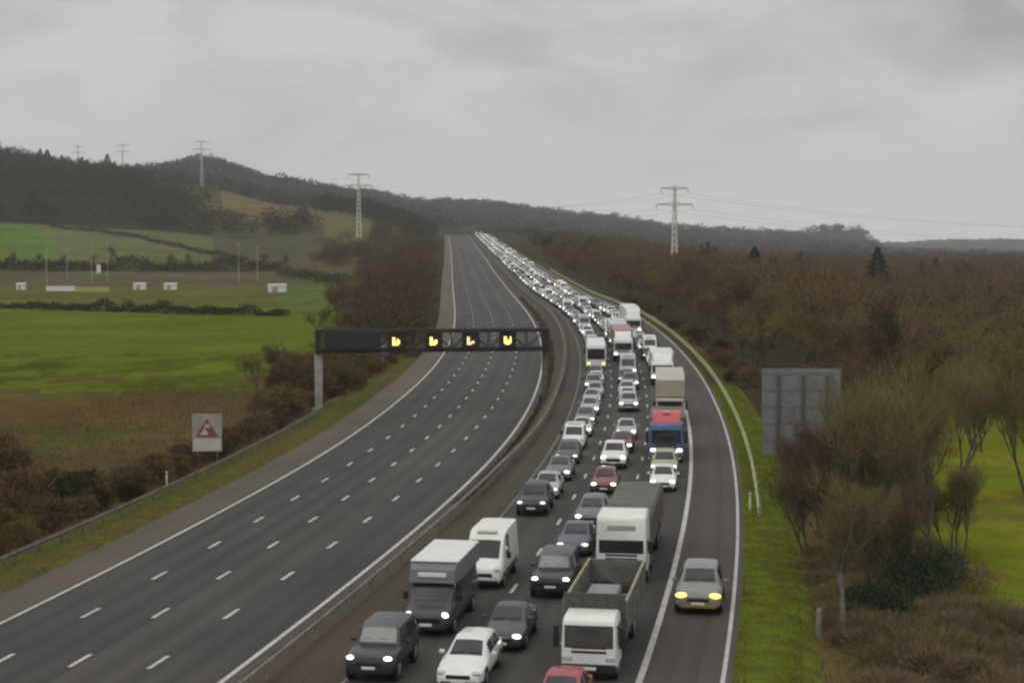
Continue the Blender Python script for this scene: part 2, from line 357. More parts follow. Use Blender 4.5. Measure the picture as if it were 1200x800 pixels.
# land cover (what grows where): pasture, rough brown grass, tan hillside, wood floor
def cover(x, y):
    d = np.maximum(y, 5); px = 600 + FP * x / d; s, u = su(x, y)
    j = fbm(x, y, 22, 5); j2 = fbm(x, y, 9, 8)
    c = np.empty(x.shape + (3,)); c[:] = (.050, .042, .026)                    # wood floor
    def put(mask, rgb):
        c[mask] = rgb
    left = u < -6; right = u > 34
    GR = (.100, .128, .013); OL = (.100, .104, .024); BR = (.112, .071, .026); RU = (.090, .055, .030); TAN = (.125, .110, .052)
    lf = left & (u < -22 + 6 * j)
    put(left & (d < 700), (.105, .076, .032))
    dd = d + 26 * j + 8 * j2
    put(lf & (d < 480), BR)
    put(lf & (dd > 200) & (d < 440), GR)
    put(lf & (dd > 205) & (dd < 262) & (j2 > .05), (.078, .088, .010))
    put(lf & (dd < 205) & (dd > 152) & (j > .1), (.080, .078, .026))
    put(lf & (dd > 108) & (dd < 150) & (j2 > -.25) & (px < 170) & (px > 30), (.085, .100, .024))
    put(lf & (d >= 440) & (d < 640), OL)
    put(lf & (d >= 440) & (d < 600) & (px > 325), (.090, .125, .028))
    put(lf & (d >= 586) & (d < 660), (.100, .086, .044))
    hb = 900 - .75 * np.clip(px - 60, 0, 300)
    put(left & (d >= 690) & (d < 905) & (px < 250) & (u < -60), (.110, .130, .048))
    put(left & (d >= 690) & (d < 900) & (px < 62), (.095, .150, .030))
    put(left & (d >= 690) & (d < 960) & (px >= 250) & (px < 390) & (u < -60), (.085, .085, .040))
    put(left & (abs(d - hb) < 14) & (px > 50) & (px < 290), (.135, .115, .075))
    put(left & (d >= 960) & (d < 1420) & (px > 225 + 20 * j) & (px < 470), TAN)
    put(left & (d >= 1000) & (d < 1250) & (px > 255 + 14 * j) & (px < 345) & (j > -.3), (.150, .118, .050))
    put(left & (d >= 1150) & (d < 1700) & (px > 178) & (px < 262), (.070, .080, .036))
    put(left & (d >= 760) & (d < 960) & (px > 380) & (px < 470), (.130, .118, .050))
    put(right & (u < 37.2 + .8 * j) & (d < 165), (.088, .118, .014))
    put(right & (u >= 37.2 + .8 * j) & (u < 52) & (d < 120), (.125, .088, .040))
    rg = right & (px > 1085 + 22 * j) & (d < 172 + 14 * j) & (d > 72)
    put(rg, (.145, .160, .015))
    put(rg & (j2 > .3), (.130, .112, .024))
    put(right & (d <= 75) & (u > 44), (.095, .070, .048))
    put(right & (d > 172) & (d < 340) & (px > 980), (.105, .082, .036))
    put(right & (d > 190) & (d < 225) & (px > 1050) & (j > .1), (.105, .110, .024))
    put(right & (d > 420) & (d < 480) & (px > 1010) & (j > -.1), (.110, .110, .040))
    put(d > 1700, (.040, .042, .034))
    put((d > 1300) & (px > 780) & (d < 2500), (.055, .060, .038))
    return c
CV = cover(TX.ravel(), TY.ravel())
V = np.stack([TX.ravel(), TY.ravel(), TZ.ravel()], 1)
idx = np.arange(na * nr).reshape(nr, na)
F = np.stack([idx[:-1, :-1].ravel(), idx[:-1, 1:].ravel(), idx[1:, 1:].ravel(), idx[1:, :-1].ravel()], 1)
gm = bpy.data.materials.new('land_cover'); gm.use_nodes = True; t = gm.node_tree; b = t.nodes['Principled BSDF']
b.inputs['Roughness'].default_value = 1; b.inputs['Specular IOR Level'].default_value = 0
ca = N(t, 'ShaderNodeVertexColor', layer_name='cover'); g = N(t, 'ShaderNodeNewGeometry')
v = 1.0
for sc, am in ((.035, .55), (.35, .45), (2.5, .45)):
    n = N(t, 'ShaderNodeTexNoise'); n.inputs['Scale'].default_value = sc; n.inputs['Detail'].default_value = 5
    t.links.new(g.outputs['Position'], n.inputs['Vector'])
    f_ = mth(t, 'MULTIPLY_ADD', mth(t, 'SUBTRACT', n.outputs['Fac'], .5), am * 2, 1.0)
    v = f_ if isinstance(v, float) else mth(t, 'MULTIPLY', v, f_)
sc_ = N(t, 'ShaderNodeVectorMath', operation='SCALE'); t.links.new(ca.outputs['Color'], sc_.inputs[0]); t.links.new(v, sc_.inputs['Scale'])
hs = N(t, 'ShaderNodeHueSaturation'); nh = N(t, 'ShaderNodeTexNoise'); nh.inputs['Scale'].default_value = .09; nh.inputs['Detail'].default_value = 4
t.links.new(g.outputs['Position'], nh.inputs['Vector'])
t.links.new(mth(t, 'MULTIPLY_ADD', mth(t, 'SUBTRACT', nh.outputs['Fac'], .5), .12, .5), hs.inputs['Hue'])
t.links.new(sc_.outputs[0], hs.inputs['Color']); t.links.new(hs.outputs[0], b.inputs['Base Color'])
ground = mesh_obj('ground', V, F.tolist(), gm, smooth_=True); ground['kind'] = 'structure'
a = ground.data.color_attributes.new('cover', 'FLOAT_COLOR', 'POINT')
a.data.foreach_set('color', np.concatenate([CV, np.ones((len(CV), 1))], 1).astype(np.float32).ravel())
def tz(x, y): return float(terrain_z(np.array([x]), np.array([y]))[0])
def G(px, d, dz=0.0):
    """a spot on the ground: bearing (given as the photo column it lies under) and distance"""
    x = (px - 600) / FP * d; return Vector((x, d, tz(x, d) + dz))

VERGE = mat('verge_grass', (.105, .140, .013), .95, var=.4, scale=.9, dirt=(.092, .080, .020), detail=6, spec=0)
VERGE_W = mat('worn_verge', (.090, .090, .018), .95, var=.5, scale=.7, dirt=(.085, .068, .040), detail=6, spec=0)
strip('right_verge', -110, 118, [UC2 + HS + .35, 35.6, 37.0, 38.6], VERGE, dz=[-.01, .03, -.02, -.6])
strip('right_verge_scrub', 112, 640, [UC2 + HS + .35, 35.6, 37.0, 40.5], mat('brown_verge', (.070, .066, .026), .95, var=.45, scale=.8, dirt=(.075, .055, .030), detail=6, spec=0), dz=[-.006, .036, .0, -.5])
strip('left_verge', -110, 170, [-9.5, -7.5, -5.2, -3.3], VERGE_W, dz=[-.6, -.05, .03, -.01])

# ------------------------------------------------------------------ mesh builder
def unit(v): return v / (np.linalg.norm(v) + 1e-12)
class MB:
    def __init__(self): self.v = []; self.f = []; self.m = []
    def add(self, vs, fs, mi=0):
        n = len(self.v); self.v += [tuple(map(float, q)) for q in vs]; self.f += [tuple(i + n for i in q) for q in fs]; self.m += [mi] * len(fs)
    def box(self, x0, x1, y0, y1, z0, z1, mi=0, bev=0.0):
        if bev <= 0:
            vs = [(x, y, z) for z in (z0, z1) for y in (y0, y1) for x in (x0, x1)]
            self.add(vs, [(0, 2, 3, 1), (4, 5, 7, 6), (0, 1, 5, 4), (2, 6, 7, 3), (0, 4, 6, 2), (1, 3, 7, 5)], mi); return
        bev = min(bev, .45 * min(x1 - x0, y1 - y0, z1 - z0))
        pts = []
        for sx in (0, 1):
            for sy in (0, 1):
                for sz in (0, 1):
                    c = ((x0, x1)[sx], (y0, y1)[sy], (z0, z1)[sz]); d = (bev, -bev)
                    for ax in range(3):
                        q = [c[0] + d[sx], c[1] + d[sy], c[2] + d[sz]]; q[ax] = c[ax]; pts.append(q)
        I = lambda sx, sy, sz, ax: (sx * 4 + sy * 2 + sz) * 3 + ax
        fs = []
        for ax in range(3):
            o1, o2 = [a for a in range(3) if a != ax]
            for sd in (0, 1):
                q = []
                for e, g_ in ((0, 0), (1, 0), (1, 1), (0, 1)):
                    k = [0, 0, 0]; k[ax] = sd; k[o1] = e; k[o2] = g_; q.append(I(*k, ax))
                fs.append(tuple(q))
            for e in (0, 1):
                for g_ in (0, 1):
                    k0 = [0, 0, 0]; k1 = [0, 0, 0]; k0[o1] = k1[o1] = e; k0[o2] = k1[o2] = g_; k1[ax] = 1
                    fs.append((I(*k0, o1), I(*k1, o1), I(*k1, o2), I(*k0, o2)))
        for sx in (0, 1):
            for sy in (0, 1):
                for sz in (0, 1): fs.append((I(sx, sy, sz, 0), I(sx, sy, sz, 1), I(sx, sy, sz, 2)))
        self.add(pts, fs, mi)
    def tube(self, a, b, r0, r1=None, n=8, mi=0, cap=True):
        r1 = r0 if r1 is None else r1; a = np.array(a, float); b = np.array(b, float); d = unit(b - a)
        s = np.array([1, 0, 0]) if abs(d[0]) < .8 else np.array([0, 1, 0]); p = unit(np.cross(d, s)); q = np.cross(d, p)
        vs = []
        for c, r in ((a, r0), (b, r1)):
            for i in range(n):
                t_ = 2 * math.pi * i / n; vs.append(c + r * (math.cos(t_) * p + math.sin(t_) * q))
        fs = [(i, (i + 1) % n, n + (i + 1) % n, n + i) for i in range(n)]
        if cap: fs += [tuple(range(n - 1, -1, -1)), tuple(range(n, 2 * n))]
        self.add(vs, fs, mi)
    def ball(self, c, r, mi=0, nu=10, nv=6):
        vs = []; fs = []
        for j in range(nv + 1):
            ph = math.pi * j / nv
            for i in range(nu):
                th = 2 * math.pi * i / nu; vs.append((c[0] + r[0] * math.sin(ph) * math.cos(th), c[1] + r[1] * math.sin(ph) * math.sin(th), c[2] + r[2] * math.cos(ph)))
        for j in range(nv):
            for i in range(nu): fs.append((j * nu + i, (j + 1) * nu + i, (j + 1) * nu + (i + 1) % nu, j * nu + (i + 1) % nu))
        self.add(vs, fs, mi)
    def loft(self, rings, mi=0, cap=True):
        n = len(rings[0]); vs = [p for r in rings for p in r]; fs = []
        for k in range(len(rings) - 1):
            for i in range(n): fs.append((k * n + i, k * n + (i + 1) % n, (k + 1) * n + (i + 1) % n, (k + 1) * n + i))
        if cap: fs += [tuple(range(n - 1, -1, -1)), tuple((len(rings) - 1) * n + i for i in range(n))]
        self.add(vs, fs, mi)
    def slab(self, g, t_out, t_in, mi=0):
        """g: grid (rows x cols) of points on a surface -> thin solid panel lying on it"""
        g = np.array(g, float); r, c = g.shape[:2]
        nn = unit(np.cross(g[-1, 0] - g[0, 0], g[0, -1] - g[0, 0]))
        if np.dot(nn, g.mean((0, 1)) - np.array([0, g[..., 1].mean() * .6, .5])) < 0: nn = -nn
        vs = list((g + nn * t_out).reshape(-1, 3)) + list((g - nn * t_in).reshape(-1, 3)); fs = []; o = r * c
        for i in range(r - 1):
            for j in range(c - 1):
                q = (i * c + j, i * c + j + 1, (i + 1) * c + j + 1, (i + 1) * c + j); fs += [q, tuple(o + k for k in reversed(q))]
        rim = [j for j in range(c)] + [i * c + c - 1 for i in range(1, r)] + [(r - 1) * c + j for j in range(c - 2, -1, -1)] + [i * c for i in range(r - 2, 0, -1)]
        for a_, b_ in zip(rim, rim[1:] + rim[:1]): fs.append((a_, b_, b_ + o, a_ + o))
        self.add(vs, fs, mi)
    def build(self, name, mats, parent=None, sharp=R(38), smooth_=True):
        o = mesh_obj(name, self.v, self.f, mats, parent, self.m, smooth_)
        bm = bmesh.new(); bm.from_mesh(o.data); bmesh.ops.recalc_face_normals(bm, faces=bm.faces); bm.to_mesh(o.data); bm.free()
        if sharp and smooth_: o.data.set_sharp_from_angle(angle=sharp)
        return o
# ------------------------------------------------------------------ vehicles (forward is -Y, origin on the road under the middle)
def vring(s):
    """half section -> closed ring; s = (y, zbottom, zbelt, ztop, half belt width, half top width)"""
    y, zb, zl, zt, w, wt = s
    h = [(.80 * w, zb), (.985 * w, zb + .30 * (zl - zb)), (w, zb + .62 * (zl - zb)), (.965 * w, zl), (wt, zt - .045), (.84 * wt, zt)]
    return [(0, y, zb)] + [(x, y, z) for x, z in h] + [(0, y, zt + .018)] + [(-x, y, z) for x, z in reversed(h)]
class Shell:
    def __init__(self, st): self.st = st; self.ys = [s[0] for s in st]
    def at(self, y): return [float(np.interp(y, self.ys, [s[k] for s in self.st])) for k in range(6)]
    def pt(self, y, k, sx=1):
        r = vring([y] + self.at(y)[1:]); i = int(math.floor(k)); f_ = k - i
        a_ = np.array(r[i]); b_ = np.array(r[min(i + 1, 7)]); q = a_ * (1 - f_) + b_ * f_; q[0] *= sx; return q
    def loft(self, mb, mi=0): mb.loft([vring(s) for s in self.st], mi)
def side_panel(sh, mb, y0, y1, sx, k0=4.14, k1=4.86, rake0=0, rake1=0, mi=0):
    g = [[sh.pt(y0 + rake0 * t_, k0 + (k1 - k0) * t_, sx), sh.pt((y0 + y1) / 2 + (rake0 + rake1) / 2 * t_, k0 + (k1 - k0) * t_, sx), sh.pt(y1 + rake1 * t_, k0 + (k1 - k0) * t_, sx)] for t_ in (0, .5, 1)]
    mb.slab(g, .012, .01, mi)
def top_panel(sh, mb, y0, y1, inset=.9, mi=0, kk=6.0):
    g = []
    for t_ in (0, .5, 1):
        y = y0 + (y1 - y0) * t_; r = []
        for x in (-1, -.5, 0, .5, 1):
            if abs(x) == 1: q = sh.pt(y, kk - (1 - inset), 1 if x > 0 else -1)
            elif x == 0: q = sh.pt(y, 7)
            else: q = (sh.pt(y, 6, 1 if x > 0 else -1) * .55 + sh.pt(y, 7) * .45); q[0] = sh.pt(y, 6, 1 if x > 0 else -1)[0] * .55
            r.append(q)
        g.append(r)
    mb.slab(g, .014, .012, mi)
def wheel(parent, x, y, r, w, sub=True):
    mb = MB(); sx = 1 if x > 0 else -1; mb.tube((x - sx * w, y, r), (x, y, r), r, n=18)
    if not sub: return mb
    o = mb.build('wheel', RUBBER, parent); m2 = MB(); m2.tube((x - sx * .02, y, r), (x + sx * .012, y, r), r * .64, r * .60, n=14)
    for i in range(5):
        a_ = i * 2 * math.pi / 5; m2.box(x + min(0, sx * .02), x + max(0, sx * .02), y + math.cos(a_) * r * .36 - .035, y + math.cos(a_) * r * .36 + .035, r + math.sin(a_) * r * .36 - .035, r + math.sin(a_) * r * .36 + .035)
    m2.build('rim', ALLOY, o); return o

CARS = {
 'hatchback_car': dict(L=4.15, W=1.76, wb=(-1.32, 1.25), wr=.31, st=[(-2.07, .34, .50, .60, .60, .50), (-2.0, .22, .58, .70, .77, .66), (-1.72, .19, .68, .82, .86, .70), (-1.2, .19, .78, .91, .88, .71), (-.88, .19, .88, .975, .88, .72), (-.10, .19, .92, 1.43, .88, .585), (.45, .19, .94, 1.48, .88, .60), (1.25, .19, .97, 1.42, .87, .565), (1.85, .20, .98, 1.05, .84, .62), (2.02, .26, .85, .92, .78, .64), (2.08, .38, .62, .70, .70, .60)],
   ws=(-.84, -.15), rw=(1.31, 1.80), sw=[(-.42, .42, .22, 0), (.52, 1.18, 0, -.12)]),
 'estate_car': dict(L=4.75, W=1.82, wb=(-1.42, 1.40), wr=.33, st=[(-2.37, .34, .50, .60, .62, .52), (-2.28, .22, .58, .70, .80, .68), (-1.95, .19, .69, .82, .89, .72), (-1.3, .19, .80, .92, .91, .74), (-.92, .19, .88, .98, .91, .74), (-.08, .19, .92, 1.42, .91, .60), (.5, .19, .94, 1.48, .91, .62), (1.75, .19, .97, 1.43, .90, .59), (2.15, .20, .98, 1.08, .87, .64), (2.30, .26, .85, .92, .80, .66), (2.37, .38, .62, .70, .72, .62)],
   ws=(-.88, -.13), rw=(1.80, 2.10), sw=[(-.42, .46, .24, 0), (.55, 1.15, 0, 0), (1.24, 1.72, 0, -.12)]),
 'saloon_car': dict(L=4.7, W=1.82, wb=(-1.42, 1.40), wr=.33, st=[(-2.35, .34, .50, .60, .62, .52), (-2.26, .22, .58, .70, .80, .68), (-1.9, .19, .69, .82, .89, .72), (-1.25, .19, .79, .91, .91, .74), (-.85, .19, .88, .97, .91, .74), (.02, .19, .92, 1.40, .91, .60), (.5, .19, .94, 1.45, .91, .61), (1.05, .19, .96, 1.38, .90, .58), (1.68, .19, .96, 1.06, .89, .66), (2.20, .22, .92, 1.02, .84, .68), (2.35, .38, .66, .76, .74, .62)],
   ws=(-.81, -.03), rw=(1.12, 1.62), sw=[(-.36, .46, .26, 0), (.55, 1.10, 0, -.16)]),
 'suv': dict(L=4.6, W=1.9, wb=(-1.38, 1.36), wr=.37, st=[(-2.28, .42, .62, .76, .66, .56), (-2.20, .30, .72, .88, .84, .72), (-1.95, .26, .84, .99, .93, .76), (-1.25, .26, .94, 1.07, .95, .78), (-.92, .26, 1.0, 1.12, .95, .78), (-.22, .26, 1.05, 1.62, .95, .66), (.4, .26, 1.07, 1.70, .95, .68), (1.65, .26, 1.10, 1.65, .94, .65), (2.08, .28, 1.10, 1.20, .92, .72), (2.22, .34, .98, 1.08, .86, .72), (2.30, .46, .74, .84, .78, .68)],
   ws=(-.88, -.27), rw=(1.71, 2.02), sw=[(-.48, .40, .22, 0), (.50, 1.10, 0, 0), (1.18, 1.62, 0, -.1)]),
 'off_road_car': dict(L=4.55, W=1.96, wb=(-1.38, 1.36), wr=.40, st=[(-2.25, .50, .72, .90, .72, .62), (-2.18, .36, .84, 1.03, .90, .78), (-1.95, .32, .98, 1.11, .97, .82), (-1.25, .32, 1.06, 1.16, .98, .84), (-.80, .32, 1.10, 1.20, .98, .84), (-.38, .32, 1.13, 1.78, .98, .76), (.3, .32, 1.15, 1.84, .98, .78), (1.85, .32, 1.16, 1.82, .97, .77), (2.16, .34, 1.16, 1.30, .96, .80), (2.22, .40, 1.04, 1.14, .90, .78), (2.28, .5, .8, .9, .82, .7)],
   ws=(-.77, -.43), rw=(1.90, 2.12), sw=[(-.5, .35, .1, 0), (.45, 1.1, 0, 0), (1.2, 1.8, 0, -.05)]),
}
def make_car(kind, paint, lod, lamp=LAMP, grille_m=None):
    c = CARS[kind]; sh = Shell(c['st']); yf = c['st'][0][0]; W = c['W'] / 2; zf = c['st'][1][3]
    root = None
    body = MB(); sh.loft(body, 0)
    # dark trim: grille, intake, sill, arches
    gz = (c['st'][0][1] + c['st'][0][3]) / 2
    gr = MB(); gr.box(-.46, .46, yf - .03, yf + .07, gz + .00, gz + .15, 0, .03)
    bp = MB(); bp.box(-W * .72, W * .72, yf - .012, yf + .22, c['st'][0][1] - .10, c['st'][0][1] + .05, 0, .03)
    arches = []
    for sx in (-1, 1):
        for y in c['wb']: q = MB(); q.tube((sx * W * .90, y, c['wr'] + .02), (sx * (W + .004), y, c['wr'] + .02), c['wr'] * 1.18, n=18); arches.append(q)
    def windscreen():
        m_ = MB(); top_panel(sh, m_, *c['ws']); return m_
    def rearwin():
        m_ = MB(); top_panel(sh, m_, *c['rw']); return m_
    def sidewin(sx, q):
        m_ = MB(); side_panel(sh, m_, q[0], q[1], sx, rake0=q[2], rake1=q[3]); return m_
    def light(sx):
        m_ = MB(); zl = (c['st'][1][2] + c['st'][1][3]) / 2 + .03
        m_.ball((sx * W * .70, yf + .13, zl), (.19, .12, .085)); return m_
    def mirror(sx):
        m_ = MB(); y = c['ws'][0] + .42; z = sh.at(y)[2] + .10
        m_.box(sx * (W + .10) - .10, sx * (W + .10) + .10, y - .05, y + .06, z - .07, z + .08, 0, .03); return m_
    plate = MB(); plate.box(-.26, .26, yf - .05, yf - .02, gz - .13, gz - .02, 0, .008)
    def wheels():
        return [(sx * (W + .012), y) for sx in (-1, 1) for y in c['wb']]
    def merge(dst, src, mi):
        n = len(dst.v); dst.v += src.v; dst.f += [tuple(i + n for i in q) for q in src.f]; dst.m += [mi] * len(src.f)
    if lod == 2:
        b_ = MB(); merge(b_, body, 0)
        for q in [windscreen(), rearwin()] + [sidewin(s, k) for s in (-1, 1) for k in c['sw']]: merge(b_, q, 2)
        [merge(b_, q, 1) for q in [gr, bp] + arches]
        for s in (-1, 1): merge(b_, light(s), 3)
        merge(b_, plate, 4)
        for x, y in wheels(): merge(b_, wheel(None, x, y, c['wr'], .2, False), 5)
        return b_.build(kind, [paint, BLACK, GLASS, lamp, PLATE, RUBBER])
    root = empty(kind)
    if lod == 1:
        b_ = MB(); merge(b_, body, 0); merge(b_, plate, 2); [merge(b_, q, 1) for q in [gr, bp] + arches]
        for x, y in wheels(): merge(b_, wheel(None, x, y, c['wr'], .2, False), 3)
        for s in (-1, 1): merge(b_, mirror(s), 1)
        b_.build('body', [paint, BLACK, PLATE, RUBBER], root)
        windscreen().build('windscreen', GLASS, root); rearwin().build('rear_window', GLASS, root)
        for s in (-1, 1):
            m_ = MB()
            for k in c['sw']: merge(m_, sidewin(s, k), 0)
            m_.build('side_window', GLASS, root)
            light(s).build('headlight', lamp, root)
        return root
    bo = body.build('body', [paint, BLACK], root)
    gr.build('grille', BLACK, root); bp.build('bumper', BLACK, root)
    for q in arches: q.build('wheel_arch', BLACK, root)
    windscreen().build('windscreen', GLASS, root); rearwin().build('rear_window', GLASS, root)
    for s in (-1, 1):
        for k in c['sw']: sidewin(s, k).build('side_window', GLASS, root)
        light(s).build('headlight', lamp, root); mirror(s).build('wing_mirror', [paint], root)
    plate.build('number_plate', PLATE, root)
    for x, y in wheels(): wheel(root, x, y, c['wr'], .22)
    # wipers and door shut lines
    wp = MB(); y = c['ws'][0] + .05
    for x0, x1 in ((-.55, -.02), (.05, .58)):
        a_ = sh.pt(y, 6.6); z = a_[2] + .03; wp.tube((x0, y, z), (x1, y + .06, z + .045), .012, n=5)
    wp.build('wiper', BLACK, root)
    for s in (-1, 1):
        for yy in (c['ws'][0] + .28, c['sw'][0][1] + .05, c['sw'][1][1] + .06):
            g = [[sh.pt(yy - .008, 1.4 + 2.5 * t_, s), sh.pt(yy + .008, 1.4 + 2.5 * t_, s)] for t_ in (0, .35, .7, 1)]
            dl = MB(); dl.slab(g, .004, .004); dl.build('door_gap', BLACK, root)
    return root

def merge(dst, src, mi=0):
    n = len(dst.v); dst.v += src.v; dst.f += [tuple(i + n for i in q) for q in src.f]; dst.m += [mi] * len(src.f)

VANS = {
 'panel_van': dict(W=2.02, wb=(-1.95, 1.55), wr=.35, L=5.7, st=[(-2.85, .42, .62, .80, .74, .64), (-2.76, .30, .80, .98, .92, .78), (-2.35, .26, .98, 1.16, 1.0, .82), (-1.95, .26, 1.10, 1.30, 1.01, .86), (-1.15, .26, 1.25, 2.18, 1.01, .84), (-.75, .26, 1.25, 2.42, 1.01, .86), (-.2, .26, 1.3, 2.52, 1.01, .88), (2.70, .28, 1.3, 2.50, 1.0, .87), (2.82, .32, 1.25, 2.40, .96, .84)], ws=(-1.90, -1.22), sw=[(-1.15, -.15, .30, .08)]),
 'small_van': dict(W=1.84, wb=(-1.35, 1.35), wr=.32, L=4.4, st=[(-2.2, .38, .55, .70, .66, .56), (-2.12, .26, .68, .84, .83, .70), (-1.8, .22, .82, .98, .90, .74), (-1.3, .22, .95, 1.08, .92, .76), (-.5, .22, 1.05, 1.72, .92, .72), (0, .22, 1.08, 1.84, .92, .76), (2.05, .24, 1.08, 1.82, .91, .75), (2.17, .28, 1.0, 1.74, .87, .72)], ws=(-1.25, -.57), sw=[(-.65, .25, .28, .02)]),
}
def make_van(kind, paint, lod, lamp=LAMP):
    c = VANS[kind]; sh = Shell(c['st']); yf = c['st'][0][0]; W = c['W'] / 2
    body = MB(); sh.loft(body); gz = (c['st'][0][1] + c['st'][0][3]) / 2
    trims = [('grille', MB()), ('bumper', MB())]; trims[0][1].box(-.55, .55, yf - .03, yf + .08, gz + .02, gz + .20, 0, .03); trims[1][1].box(-W * .8, W * .8, yf - .02, yf + .25, c['st'][0][1] - .12, c['st'][0][1] + .06, 0, .03)
    for sx in (-1, 1):
        for y in c['wb']: q = MB(); q.tube((sx * W * .90, y, c['wr'] + .02), (sx * (W + .004), y, c['wr'] + .02), c['wr'] * 1.15, n=18); trims.append(('wheel_arch', q))
        q = MB(); q.box(sx * (W - .002) - .012, sx * (W - .002) + .012, c['wb'][0] + .6, c['wb'][1] - .6, .62, .76, 0, .01); trims.append(('side_moulding', q))
    ws = MB(); top_panel(sh, ws, *c['ws'])
    lt = []
    for sx in (-1, 1):
        m_ = MB(); m_.ball((sx * W * .72, yf + .16, (c['st'][1][2] + c['st'][1][3]) / 2 + .05), (.17, .12, .13)); lt.append(m_)
    pl = MB(); pl.box(-.26, .26, yf - .05, yf - .02, gz - .13, gz - .02, 0, .008)
    if lod == 2:
        b_ = MB(); merge(b_, body, 0); [merge(b_, q, 1) for _, q in trims]; merge(b_, ws, 2); merge(b_, pl, 4)
        for m_ in lt: merge(b_, m_, 3)
        for sx in (-1, 1):
            for y in c['wb']: merge(b_, wheel(None, sx * (W + .012), y, c['wr'], .2, False), 5)
        return b_.build(kind, [paint, BLACK, GLASS, lamp, PLATE, RUBBER])
    root = empty(kind); body.build('body', paint, root); [q.build(nm, BLACK, root) for nm, q in trims]; ws.build('windscreen', GLASS, root)
    for m_ in lt: m_.build('headlight', lamp, root)
    pl.build('number_plate', PLATE, root)
    for sx in (-1, 1):
        m_ = MB(); q = c['sw'][0]; side_panel(sh, m_, q[0], q[1], sx, rake0=q[2], rake1=q[3]); m_.build('side_window', GLASS, root)
        m_ = MB(); y = c['ws'][0] + .55; z = sh.at(y)[2] + .22; m_.box(sx * (W + .12) - .10, sx * (W + .12) + .10, y - .06, y + .07, z - .16, z + .16, 0, .03); m_.build('wing_mirror', BLACK, root)
        for y in c['wb']: wheel(root, sx * (W + .012), y, c['wr'], .22)
    m_ = MB(); m_.box(-.5, .5, c['st'][5][0] - .2, c['st'][5][0] + .75, c['st'][5][3] - .02, c['st'][5][3] + .06, 0, .03)
    m_.build('roof_hatch' if kind == 'panel_van' else 'roof_bar', mat('cream_white_plastic', (.55, .54, .49), .5), root)
    return root

def lorry_cab(root, paint, W, yf, y1, zb, zs0, zs1, zt, lamp=LAMP, glass=GLASS, visor=None, deflector=None, stripe=None, sub='cab'):
    """flat-fronted cab: zs0..zs1 windscreen, zt roof"""
    w = W / 2; b_ = MB()
    def ring(y, sh_, zt_): return [(-w + sh_, y, zb), (w - sh_, y, zb), (w - sh_ * .6, y, zs0), (w * .955 - sh_ * .5, y, zt_ - .1), (w * .88, y, zt_), (-w * .88, y, zt_), (-w * .955 + sh_ * .5, y, zt_ - .1), (-w + sh_ * .6, y, zs0)]
    b_.loft([ring(yf, .10, zt - .28), ring(yf + .10, .03, zt - .12), ring(yf + .45, 0, zt), ring(y1 - .05, 0, zt), ring(y1, .03, zt - .04)])
    cab = b_.build(sub, paint, root)
    g = MB(); g.box(-w * .86, w * .86, yf - .022, yf + .03, zs0, zs1, 0, .04); g.build('windscreen', glass, root)
    for sx in (-1, 1):
        g = MB(); g.box(sx * w * .985 - .02, sx * w * .985 + .02, yf + .30, yf + 1.15, zs0 + .02, zs1 - .05, 0, .015); g.build('side_window', glass, root)
        g = MB(); g.box(sx * (w + .17) - .11, sx * (w + .17) + .11, yf - .05, yf + .07, zs0 + .02, zs1 - .02, 0, .03); g.tube((sx * (w - .05), yf + .1, zs1 - .05), (sx * (w + .17), yf + .02, zs1 - .05), .025, n=6); g.build('wing_mirror', BLACK, root)
        g = MB(); g.box(sx * w * .76 - .20, sx * w * .76 + .20, yf - .035, yf + .05, zb + .22, zb + .42, 0, .04); g.build('headlight', lamp, root)
    g = MB()
    for k in range(3): g.box(-w * .62, w * .62, yf - .02, yf + .03, zb + .52 + k * .17, zb + .62 + k * .17, 0, .02)
    g.build('grille', BLACK, root)
    g = MB(); g.box(-w * .97, w * .97, yf - .06, yf + .5, zb - .28, zb + .12, 0, .06); g.build('bumper', stripe or BLACK, root)
    g = MB(); g.box(-.28, .28, yf - .085, yf - .055, zb - .1, zb + .02, 0, .006); g.build('number_plate', PLATE, root)
    if visor: g = MB(); g.box(-w * .86, w * .86, yf - .20, yf + .03, zs1 + .02, zs1 + .22, 0, .03); g.build('sun_visor', visor, root)
    if deflector:
        m_, h_ = deflector; g = MB()
        g.loft([[(-w * .80, yf + .25, zt - .06), (w * .80, yf + .25, zt - .06), (w * .78, yf + .32, zt + .05), (-w * .78, yf + .32, zt + .05)], [(-w * .86, yf + .9, zt - .04), (w * .86, yf + .9, zt - .04), (w * .82, yf + .9, zt + h_ * .75), (-w * .82, yf + .9, zt + h_ * .75)], [(-w * .88, y1 - .1, zt - .04), (w * .88, y1 - .1, zt - .04), (w * .86, y1 - .1, zt + h_), (-w * .86, y1 - .1, zt + h_)]])
        g.build('roof_deflector', m_, root)
    return cab
def axles(root, W, ys, r=.5):
    for y in ys:
        for sx in (-1, 1):
            o = wheel(root, sx * (W / 2 - .02), y, r, .32)
def chassis(root, y0, y1, z=.85):
    g = MB()
    for sx in (-1, 1): g.box(sx * .42 - .06, sx * .42 + .06, y0, y1, z - .14, z + .12)
    for k in range(4): y = y0 + (y1 - y0) * (k + .5) / 4; g.box(-.4, .4, y - .05, y + .05, z - .08, z + .06)
    g.build('chassis', DARKST, root)
